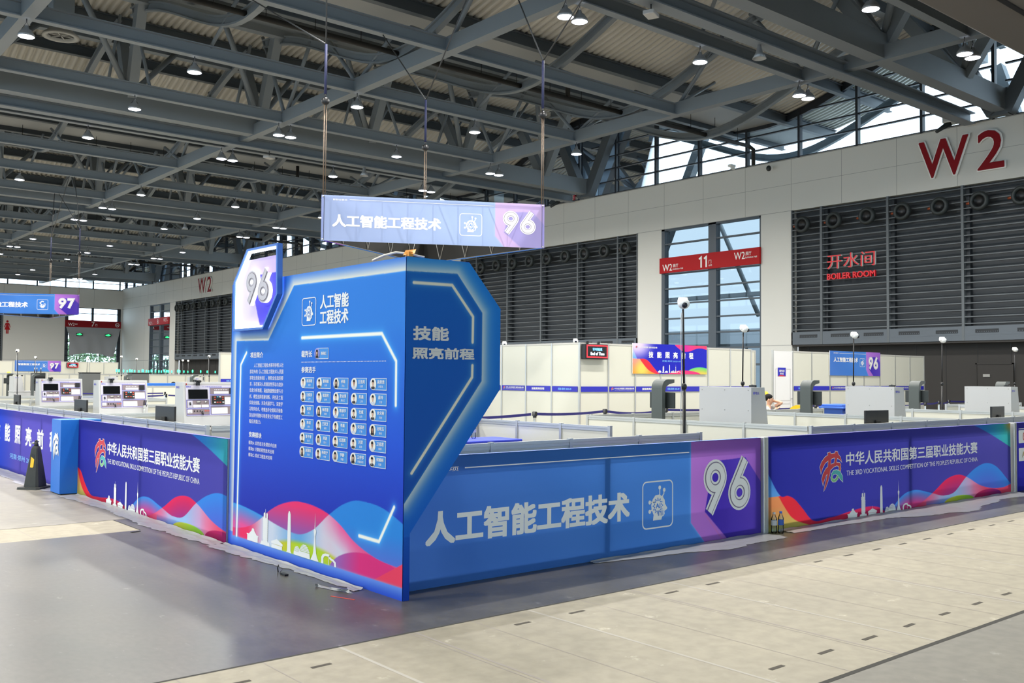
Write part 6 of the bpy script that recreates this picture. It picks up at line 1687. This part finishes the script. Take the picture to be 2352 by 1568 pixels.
sheet('floor_sheet', 'wide white film on the floor before the right title fence', (8.7, 5.97), (14.4, 5.97), 0.26, 0.42, 8, lambda u: 0.55 + 0.75 * math.exp(-((u - 0.55) / 0.28) ** 2))
t = thing('film_scrap', 'twisted scrap of white film near the foot of the blue board', 'plastic scrap', (3.68, 6.42, 0.0))
m = MB()
rs = random.Random(5); vs = []
for i in range(9):
    for j in range(4): vs.append((-0.10 + 0.012 * i + rs.uniform(-0.012, 0.012), 0.12 - 0.045 * i + rs.uniform(-0.01, 0.01) + 0.03 * j * (0.4 + 0.6 * abs(math.sin(i))), 0.003 + 0.022 * rs.random() * (j in (1, 2))))
m.add(vs, [(i * 4 + j, i * 4 + j + 1, (i + 1) * 4 + j + 1, (i + 1) * 4 + j) for i in range(8) for j in range(3)]); m.build('film', M['sheet'], t)
t = thing('tape_scrap', 'black scraps of tape on the white film at the board foot', 'tape scrap', (3.60, 7.12, 0.001))
m = MB(); m.tube([(0.0, 0.12, 0), (-0.005, 0.12, 0.035), (0.0, 0.115, 0.06)], 0.005, 5); m.box(-0.03, -0.06, 0.0, 0.0, 0.02, 0.014); m.poly([(-0.02, 0.06, 0.0), (0.01, 0.11, 0.005), (0.02, 0.07, 0.03), (-0.01, 0.05, 0.02)]); m.build('tape', M['black'], t)
m = MB(); m.box(-0.05, -0.012, 0, 0.05, 0.012, 0.006); o = m.build('tape_scrap', M['black']); o.location = (3.37, 9.95, 0.0); o.rotation_euler.z = 0.2; tag(o, 'small black tape scrap on the floor before the left violet fence', 'tape scrap')
m = MB(); m.box(-0.006, -0.11, 0, 0.006, 0.11, 0.0015); o = m.build('orange_tape', mat('tape_red', (226, 84, 56), 0.6)); o.location = (3.55, 6.12, 0.0005); o.rotation_euler.z = R(20); tag(o, 'thin orange-red tape line on the floor by the board corner', 'tape')

# ================================================================== people
def skinned(name, joints, edges, mtl, parent, sub=2):
    me = bpy.data.meshes.new(name); me.from_pydata([j[:3] for j in joints], edges, [])
    ob = bpy.data.objects.new(name, me); COL.objects.link(ob)
    sk = ob.modifiers.new('s', 'SKIN'); sk.use_smooth_shade = True
    for v, j in zip(me.skin_vertices[0].data, joints):
        r = j[3]; v.radius = (r, j[4] if len(j) > 4 else r)
    me.skin_vertices[0].data[0].use_root = True
    sb = ob.modifiers.new('b', 'SUBSURF'); sb.levels = sub; sb.render_levels = sub
    dg = bpy.context.evaluated_depsgraph_get(); m2 = bpy.data.meshes.new_from_object(ob.evaluated_get(dg))
    bpy.data.objects.remove(ob); bpy.data.meshes.remove(me)
    m2.name = name; m2.materials.clear(); m2.materials.append(mtl)
    for p in m2.polygons: p.use_smooth = True
    o = bpy.data.objects.new(name, m2); COL.objects.link(o); o.parent = parent; return o
def person(label, p, rz, seated=True, phone=True, hat=None, shirt=None):
    """local x is forward, y to the person's left"""
    t = thing('person', label, 'person', (p[0], p[1], 0), R(rz))
    z = 0.0 if seated else 0.40
    J = [(0, 0, 0.53 + z, 0.12, 0.14), (0.0, 0, 0.70 + z, 0.105, 0.13), (0.02, 0, 0.86 + z, 0.11, 0.15), (0.035, 0, 0.955 + z, 0.07, 0.10), (0.05, 0, 1.01 + z, 0.05), (0.06, 0, 1.05 + z, 0.052), (0.075, 0, 1.09 + z, 0.072), (0.07, 0, 1.15 + z, 0.088), (0.06, 0, 1.20 + z, 0.075)]
    E = [(0, 1), (1, 2), (2, 3), (3, 4), (4, 5), (5, 6), (6, 7), (7, 8)]
    def chain(fr, pts):
        a = fr
        for q in pts: J.append(q); E.append((a, len(J) - 1)); a = len(J) - 1
        return a
    def hand(w, dr, sd, curl):
        x, y, zz = J[w][:3]
        for k, (o, l) in enumerate(((-0.026, 0.055), (-0.009, 0.064), (0.009, 0.06), (0.026, 0.047))):
            b = (x + dr[0] * 0.05 + sd[0] * o, y + dr[1] * 0.05 + sd[1] * o, zz + dr[2] * 0.05 + sd[2] * o, 0.010)
            e = (b[0] + dr[0] * l * 0.6, b[1] + dr[1] * l * 0.6, b[2] + dr[2] * l * 0.6 + curl * 0.01, 0.009); g = (e[0] + dr[0] * l * 0.3 + curl * 0.01, e[1] + dr[1] * l * 0.3, e[2] + dr[2] * l * 0.4 + curl * 0.02, 0.008)
            chain(w, [b, e, g])
        chain(w, [(x + dr[0] * 0.02 + sd[0] * 0.04, y + dr[1] * 0.02 + sd[1] * 0.04, zz + dr[2] * 0.02 + sd[2] * 0.04 + 0.01, 0.011), (x + dr[0] * 0.05 + sd[0] * 0.05, y + dr[1] * 0.05 + sd[1] * 0.05, zz + dr[2] * 0.05 + 0.02, 0.009)])
    if phone:
        wl = chain(3, [(0.05, 0.15, 0.93 + z, 0.06), (0.2, 0.13, 1.0 + z, 0.046), (0.335, 0.06, 1.075 + z, 0.038), (0.23, 0.10, 1.10 + z, 0.034), (0.125, 0.115, 1.11 + z, 0.025)]); hand(wl, (-0.9, 0.0, 0.25), (0, 0.3, 0.9), 0.3)
        wr_ = chain(3, [(0.0, -0.16, 0.92 + z, 0.06), (0.0, -0.22, 0.70 + z, 0.046), (0.09, -0.18, 0.80 + z, 0.036), (0.21, -0.09, 0.935 + z, 0.024)]); hand(wr_, (0.75, 0.5, 0.35), (-0.4, 0.75, 0.2), 0.5)
    else:
        for s in (-1, 1):
            w_ = chain(3, [(0.0, s * 0.165, 0.92 + z, 0.06), (-0.01, s * 0.21, 0.67 + z, 0.046), (0.08, s * 0.2, 0.50 + z, 0.034), (0.13, s * 0.19, 0.45 + z, 0.024)]); hand(w_, (0.4, 0, -0.9), (0, 0.8, 0.2), 0.2)
    if seated:
        for s in (-1, 1): chain(0, [(0.1, s * 0.10, 0.52, 0.085), (0.42, s * 0.12, 0.50, 0.06), (0.44, s * 0.12, 0.28, 0.05), (0.43, s * 0.12, 0.07, 0.036), (0.54, s * 0.13, 0.035, 0.03)])
    else:
        for s in (-1, 1): chain(0, [(0.0, s * 0.10, 0.85, 0.085), (0.02, s * 0.10, 0.48, 0.058), (0.0, s * 0.1, 0.09, 0.036), (0.12, s * 0.11, 0.035, 0.032)])
    skinned('body', J, E, M['skin'], t)
    K = [(0, 0, 0.56 + z, 0.135, 0.155), (0.0, 0, 0.70 + z, 0.12, 0.145), (0.02, 0, 0.86 + z, 0.125, 0.165), (0.035, 0, 0.955 + z, 0.084, 0.115), (0.045, 0, 0.995 + z, 0.062)]
    E2 = [(0, 1), (1, 2), (2, 3), (3, 4)]
    def ch2(pts):
        a = 3
        for q in pts: K.append(q); E2.append((a, len(K) - 1)); a = len(K) - 1
    if phone: ch2([(0.05, 0.15, 0.93 + z, 0.075), (0.2, 0.13, 1.0 + z, 0.066)]); ch2([(0.0, -0.16, 0.92 + z, 0.075), (0.0, -0.21, 0.76 + z, 0.062)])
    else:
        for s in (-1, 1): ch2([(0.0, s * 0.165, 0.92 + z, 0.075), (-0.01, s * 0.2, 0.74 + z, 0.062)])
    skinned('shirt', K, E2, shirt or M['shirt'], t)
    L_ = [(0, 0, 0.54 + z, 0.135, 0.16)]; E3 = []
    for s in (-1, 1):
        q = [(0.1, s * 0.10, 0.52, 0.098), (0.42, s * 0.12, 0.50, 0.074), (0.44, s * 0.12, 0.28, 0.064), (0.43, s * 0.12, 0.11, 0.056)] if seated else [(0.0, s * 0.10, 0.85, 0.1), (0.02, s * 0.10, 0.48, 0.074), (0.0, s * 0.1, 0.12, 0.06)]
        a = 0
        for w_ in q: L_.append(w_); E3.append((a, len(L_) - 1)); a = len(L_) - 1
    skinned('trousers', L_, E3, mat('trouser_dark', (48, 50, 58), 0.8), t)
    m = MB(); m.ball((0.045, 0, 1.185 + z), 0.098, (1.0, 0.88, 0.86), 12)
    keep = [(v[0] > 0.115 and v[2] < 1.21 + z) or (v[0] > 0.07 and v[2] < 1.185 + z) or v[2] < 1.10 + z for v in m.v]
    nf, nm, ns = [], [], []
    for f_, a_, b_ in zip(m.f, m.m, m.sm):
        if not all(keep[i] for i in f_): nf.append(f_); nm.append(a_); ns.append(b_)
    m.f, m.m, m.sm = nf, nm, ns
    m.build('hair', M['hair'], t)
    m = MB()
    for s in (-1, 1):
        m.ball((0.152, s * 0.032, 1.15 + z), 0.009, (0.6, 1.3, 0.7), 5, 1); m.tube([(0.152, s * 0.018, 1.172 + z), (0.146, s * 0.05, 1.170 + z)], 0.005, 5, 1)
        m.ball((0.06, s * 0.088, 1.135 + z), 0.024, (0.8, 0.35, 1.2), 6, 0)
    m.tube([(0.152, 0, 1.15 + z), (0.172, 0, 1.118 + z), (0.158, 0, 1.110 + z)], [0.007, 0.013, 0.009], 7, 0)
    m.tube([(0.138, -0.024, 1.078 + z), (0.149, 0, 1.080 + z), (0.138, 0.024, 1.078 + z)], 0.006, 5, 2)
    m.build('face_features', [M['skin'], M['hair'], mat('lip', (170, 100, 90), 0.5)], t)
    m = MB()
    for s in (-1, 1): m.beam((0.085, s * 0.05, 1.0 + z), (0.15, s * 0.012, 0.80 + z), 0.016, 0.004)
    m.build('lanyard', mat('lanyard_blue', (50, 60, 190), 0.6), t)
    if hat is not None:
        m = MB(); m.ball((0.05, 0, 1.20 + z), 0.115, (1.05, 0.92, 0.8), 10); m.lathe([(0.09, 0.0), (0.15, -0.01), (0.15, 0.0), (0.09, 0.02)], (0.06, 0, 1.19 + z), 'z', 20); m.build('hard_hat', hat, t)
    return t
person('seated person in a pale grey polo shirt looking down at a phone, elbow raised', (18.02, 12.72), -62, True, True)
t = thing('phone', 'dark phone held by the seated person', 'phone', (18.21, 12.55, 0.985), R(-50)); m = MB(); m.bbox(-0.006, -0.038, -0.07, 0.006, 0.038, 0.07, 0.004); m.build('case', M['charcoal_d'], t); t.rotation_euler.y = R(35)
person('distant person with a yellow hard hat at the far left edge', (12.85, 59.0), -120, False, False, M['yellow'])
person('distant person with dark hair standing between the two nearer left benches', (15.9, 42.6), -40, True, False, None, mat('shirt_blue', (130, 150, 190), 0.8))

# ================================================================== machines with signal lamps in the 97 zone
def make_machine():
    t = thing('signal_machine', 'x', 'machine')
    m = MB(); m.bbox(-0.36, -0.3, 0.0, 0.36, 0.3, 1.50, 0.02); m.build('enclosure', M['whitep'], t)
    m = MB(); m.box(-0.30, -0.305, 1.22, 0.30, -0.3, 1.44); m.build('window', M['charcoal_d'], t)
    m = MB(); m.tube([(0.2, 0.1, 1.5), (0.2, 0.1, 1.72)], 0.015, 6); m.build('lamp_pole', M['rod'], t)
    m = MB(); m.lathe([(0.035, 1.72), (0.04, 1.76), (0.04, 1.86), (0.02, 1.885), (0.001, 1.885)], (0.2, 0.1, 0), 'z', 12); m.build('signal_lamp', M['green_glow'], t)
    return t
mc0 = make_machine(); mco = None
GX = [19.64, 19.79, 20.06, 20.29, 20.46, 20.59, 20.75, 21.01, 21.24, 21.29, 21.49, 21.63, 21.81, 22.06, 22.29, 22.44, 22.65, 22.8, 22.91, 23.12, 23.53, 23.65, 23.92, 24.18, 24.51, 25.05, 25.5, 26.05]
for i, gx in enumerate(GX):
    row = i % 4; y = 58 + 4.5 * row + 1.2 * ((i // 4) % 2)
    o = mc0 if i == 0 else copy_tree(mc0)
    k = y / 62.0
    o.location = (gx * k - 0.2, y, (0.0))
    tag(o, f'small distant white machine with green signal lamp, {ORD[row]} row, {ORD[i // 4]} from left', 'machine', 'machines with green signal lamps')
t = thing('dark_printer', 'dark boxy machine with three signal lamps in the 97 zone', 'machine', (11.9, 49.6, 0)); m = MB(); m.bbox(-0.1, -0.3, 0, 0.42, 0.3, 1.62, 0.02); m.build('body', M['charcoal_d'], t); m = MB(); m.box(-0.08, -0.32, 1.1, 0.4, -0.3, 1.45); m.build('front_window', M['screen'], t)
for a in (0.0, 0.1, 0.28):
    m = MB(); m.tube([(a, 0, 1.62), (a, 0, 1.78)], 0.02, 6, 0); m.tube([(a, 0, 1.78), (a, 0, 1.86)], 0.025, 8, 1); m.build('signal_lamp', [M['black'], M['whitep']], t)
for i, (p, lab) in enumerate((((13.5, 46.5), 'dark cabinet left of centre behind the middle left bench'), ((15.75, 46.6), 'dark cabinet right behind the middle left bench'))):
    t = thing('dark_cabinet', lab, 'cabinet', (p[0], p[1], 0), group='dark cabinets in the 97 zone'); m = MB(); m.bbox(-0.4, -0.3, 0, 0.4, 0.3, 1.62, 0.02); m.build('body', mat('cabinet_grey', (92, 94, 92), 0.5), t); m = MB(); m.box(-0.42, -0.32, 1.62, 0.42, 0.32, 1.66); m.build('top', M['black'], t)
for i in range(4):
    partition(f'tall white rail partition in the 97 zone, {ORD[i]} from left', (9.0 + 4.0 * i, 51.5 - 0.0 * i), (12.9 + 4.0 * i, 51.5), 4, 1.6, group='rail partitions in the 97 zone')
partition('white partition below the thin blue counter between the left benches', (11.2, 37.4), (16.2, 37.4), 5, 1.15)
t = thing('blue_counter', 'thin blue strip of a counter in front of the far machines', 'counter', (13.3, 38.0, 0)); m = MB(); m.bbox(-1.3, -0.05, 0, 1.5, 0.05, 1.25, 0.01); m.build('front', mat('counter_blue', (40, 110, 200), 0.5), t)

# devices under the roof and on the fascia
for i, (x, y, lab) in enumerate(((18.1, 16.22, 'pale wireless box under the roof at top centre right'), (18.0, 37.67, 'pale wireless box under the roof left of the hanging 96 banner'), (18.15, 59.12, 'small pale wireless box under the roof at far left'))):
    t = thing('wireless_box', lab, 'wireless box', (x, y, 10.83), 0.4, group='wireless boxes under the roof')
    m = MB(); m.bbox(-0.22, -0.15, -0.05, 0.22, 0.15, 0.06, 0.02); m.build('case', M['whitep'], t); m = MB(); m.tube([(0, 0, 0.06), (0, 0, 0.28)], 0.02, 6); m.build('bracket', M['rod'], t)
    h = thing('horn_speaker', f'grey horn loudspeaker hanging under the {ORD[i]} main truss from the viewer', 'loudspeaker', (22.65, 16.2 + PER * i, 10.75), group='horn loudspeakers under the trusses')
    m = MB(); m.lathe([(0.05, 0.34), (0.08, 0.2), (0.1, 0.12), (0.2, -0.06), (0.19, -0.06), (0.06, 0.12)], (0, 0, 0), 'z', 16); m.build('horn', M['lamp_body'], h); m = MB(); m.tube([(0, 0, 0.3), (0, 0, 0.42)], 0.02, 6); m.build('bracket', M['rod'], h)
for (y, z, lab) in ((27.1, 11.3, 'white bullet camera on the fascia above gate 11'), (25.05, 11.0, 'dome camera on the fascia right of gate 11')):
    t = thing('wall_camera', lab, 'camera', (XW - 0.05, y, z), group='cameras on the white fascia')
    m = MB(); m.bbox(-0.35, -0.1, 0.0, 0.0, 0.1, 0.12, 0.02) if z > 11.2 else m.ball((-0.25, 0, -0.1), 0.11, (1, 1, 1.2), 8); m.build('body', M['cam'] if z > 11.2 else M['charcoal_d'], t); m = MB(); m.box(-0.25, -0.03, -0.1, 0.02, 0.03, 0.02); m.build('arm', M['cam'], t)
for k, lab in enumerate(('red fire monitor nozzle under the truss end above the W2 letters', 'red fire monitor nozzle at the truss end right of the hanging banner')):
    t = thing('fire_monitor', lab, 'fire monitor', (XW - 0.6, Y0 + PER * k + 1.7, 11.62), group='fire monitors at the truss ends')
    m = MB(); m.tube([(0, 0, 0.0), (0, 0, -0.18)], 0.1, 10); m.tube([(0, 0, 0.02), (0.4, 0, 0.02), (0.4, 0, -0.3)], 0.07, 8); m.build('pipe', mat('fire_red', (150, 40, 36), 0.5), t)
    m = MB(); m.bbox(-0.28, -0.22, -0.42, 0.28, 0.22, -0.18, 0.03); m.build('head', M['alu'], t)
    m = MB(); m.tube([(-0.1, 0, -0.42), (-0.3, 0.25, -0.62), (-0.45, 0.35, -0.75)], [0.12, 0.08, 0.06], 8); m.build('nozzle', M['charcoal_d'], t)

# ================================================================== outside the glass
w = MB(); w.box(62, -40, 0, 63, 140, 5.5); o = struct('outside_facade', w, mat('outside_pale', (226, 230, 234), 0.7))
w = MB(); w.box(XW + 0.5, -40, -0.06, 62, 140, -0.02); struct('outside_ground', w, mat('outside_paving', (170, 170, 168), 0.8))
for k in range(5):
    y0 = Y0 + PER * k
    m = MB()
    for a in range(3): m.beam((XW + 7.5, y0 + 3 + a * 5.3, 0), (XW + 7.5, y0 + 5.5 + a * 5.3, 13), 0.4, 0.4); m.tube([(XW + 7.5, y0 + 5.5 + a * 5.3, 5), (XW + 7.5, y0 + 9.2 + a * 5.3, 12.5)], 0.13, 8)
    for z in (3.4, 6.2): m.beam((XW + 7.5, y0, z), (XW + 7.5, y0 + PER, z), 0.2, 0.25)
    st('outside_column', m, mat('outside_steel', (205, 212, 218), 0.5))
t = thing('tree_row', 'blurred green trees outside the far draped doorway', 'trees', (33, YE + 9, 0), kind='stuff')
rt_ = random.Random(11); m = MB(); 
for i in range(2600):
    c = Vector((rt_.uniform(-7, 9), rt_.uniform(-1.5, 1.5), rt_.uniform(0.3, 6.0))); s = rt_.uniform(0.15, 0.4)
    a = Vector((rt_.uniform(-1, 1), rt_.uniform(-1, 1), rt_.uniform(-1, 1))).normalized() * s; b = a.orthogonal().normalized() * s * 0.6
    m.add([tuple(c - a), tuple(c + b), tuple(c + a), tuple(c - b)], [(0, 1, 2, 3)], i % 2)
for i in range(7): m.tube([(-6 + i * 2.3, 0, 0), (-5.8 + i * 2.3, 0.2, 5)], 0.1, 6, 2)
m.build('foliage', [mat('leaf_green', (128, 160, 112), 0.7), mat('leaf_pale', (184, 204, 170), 0.7), mat('trunk', (110, 96, 84), 0.8)], t)
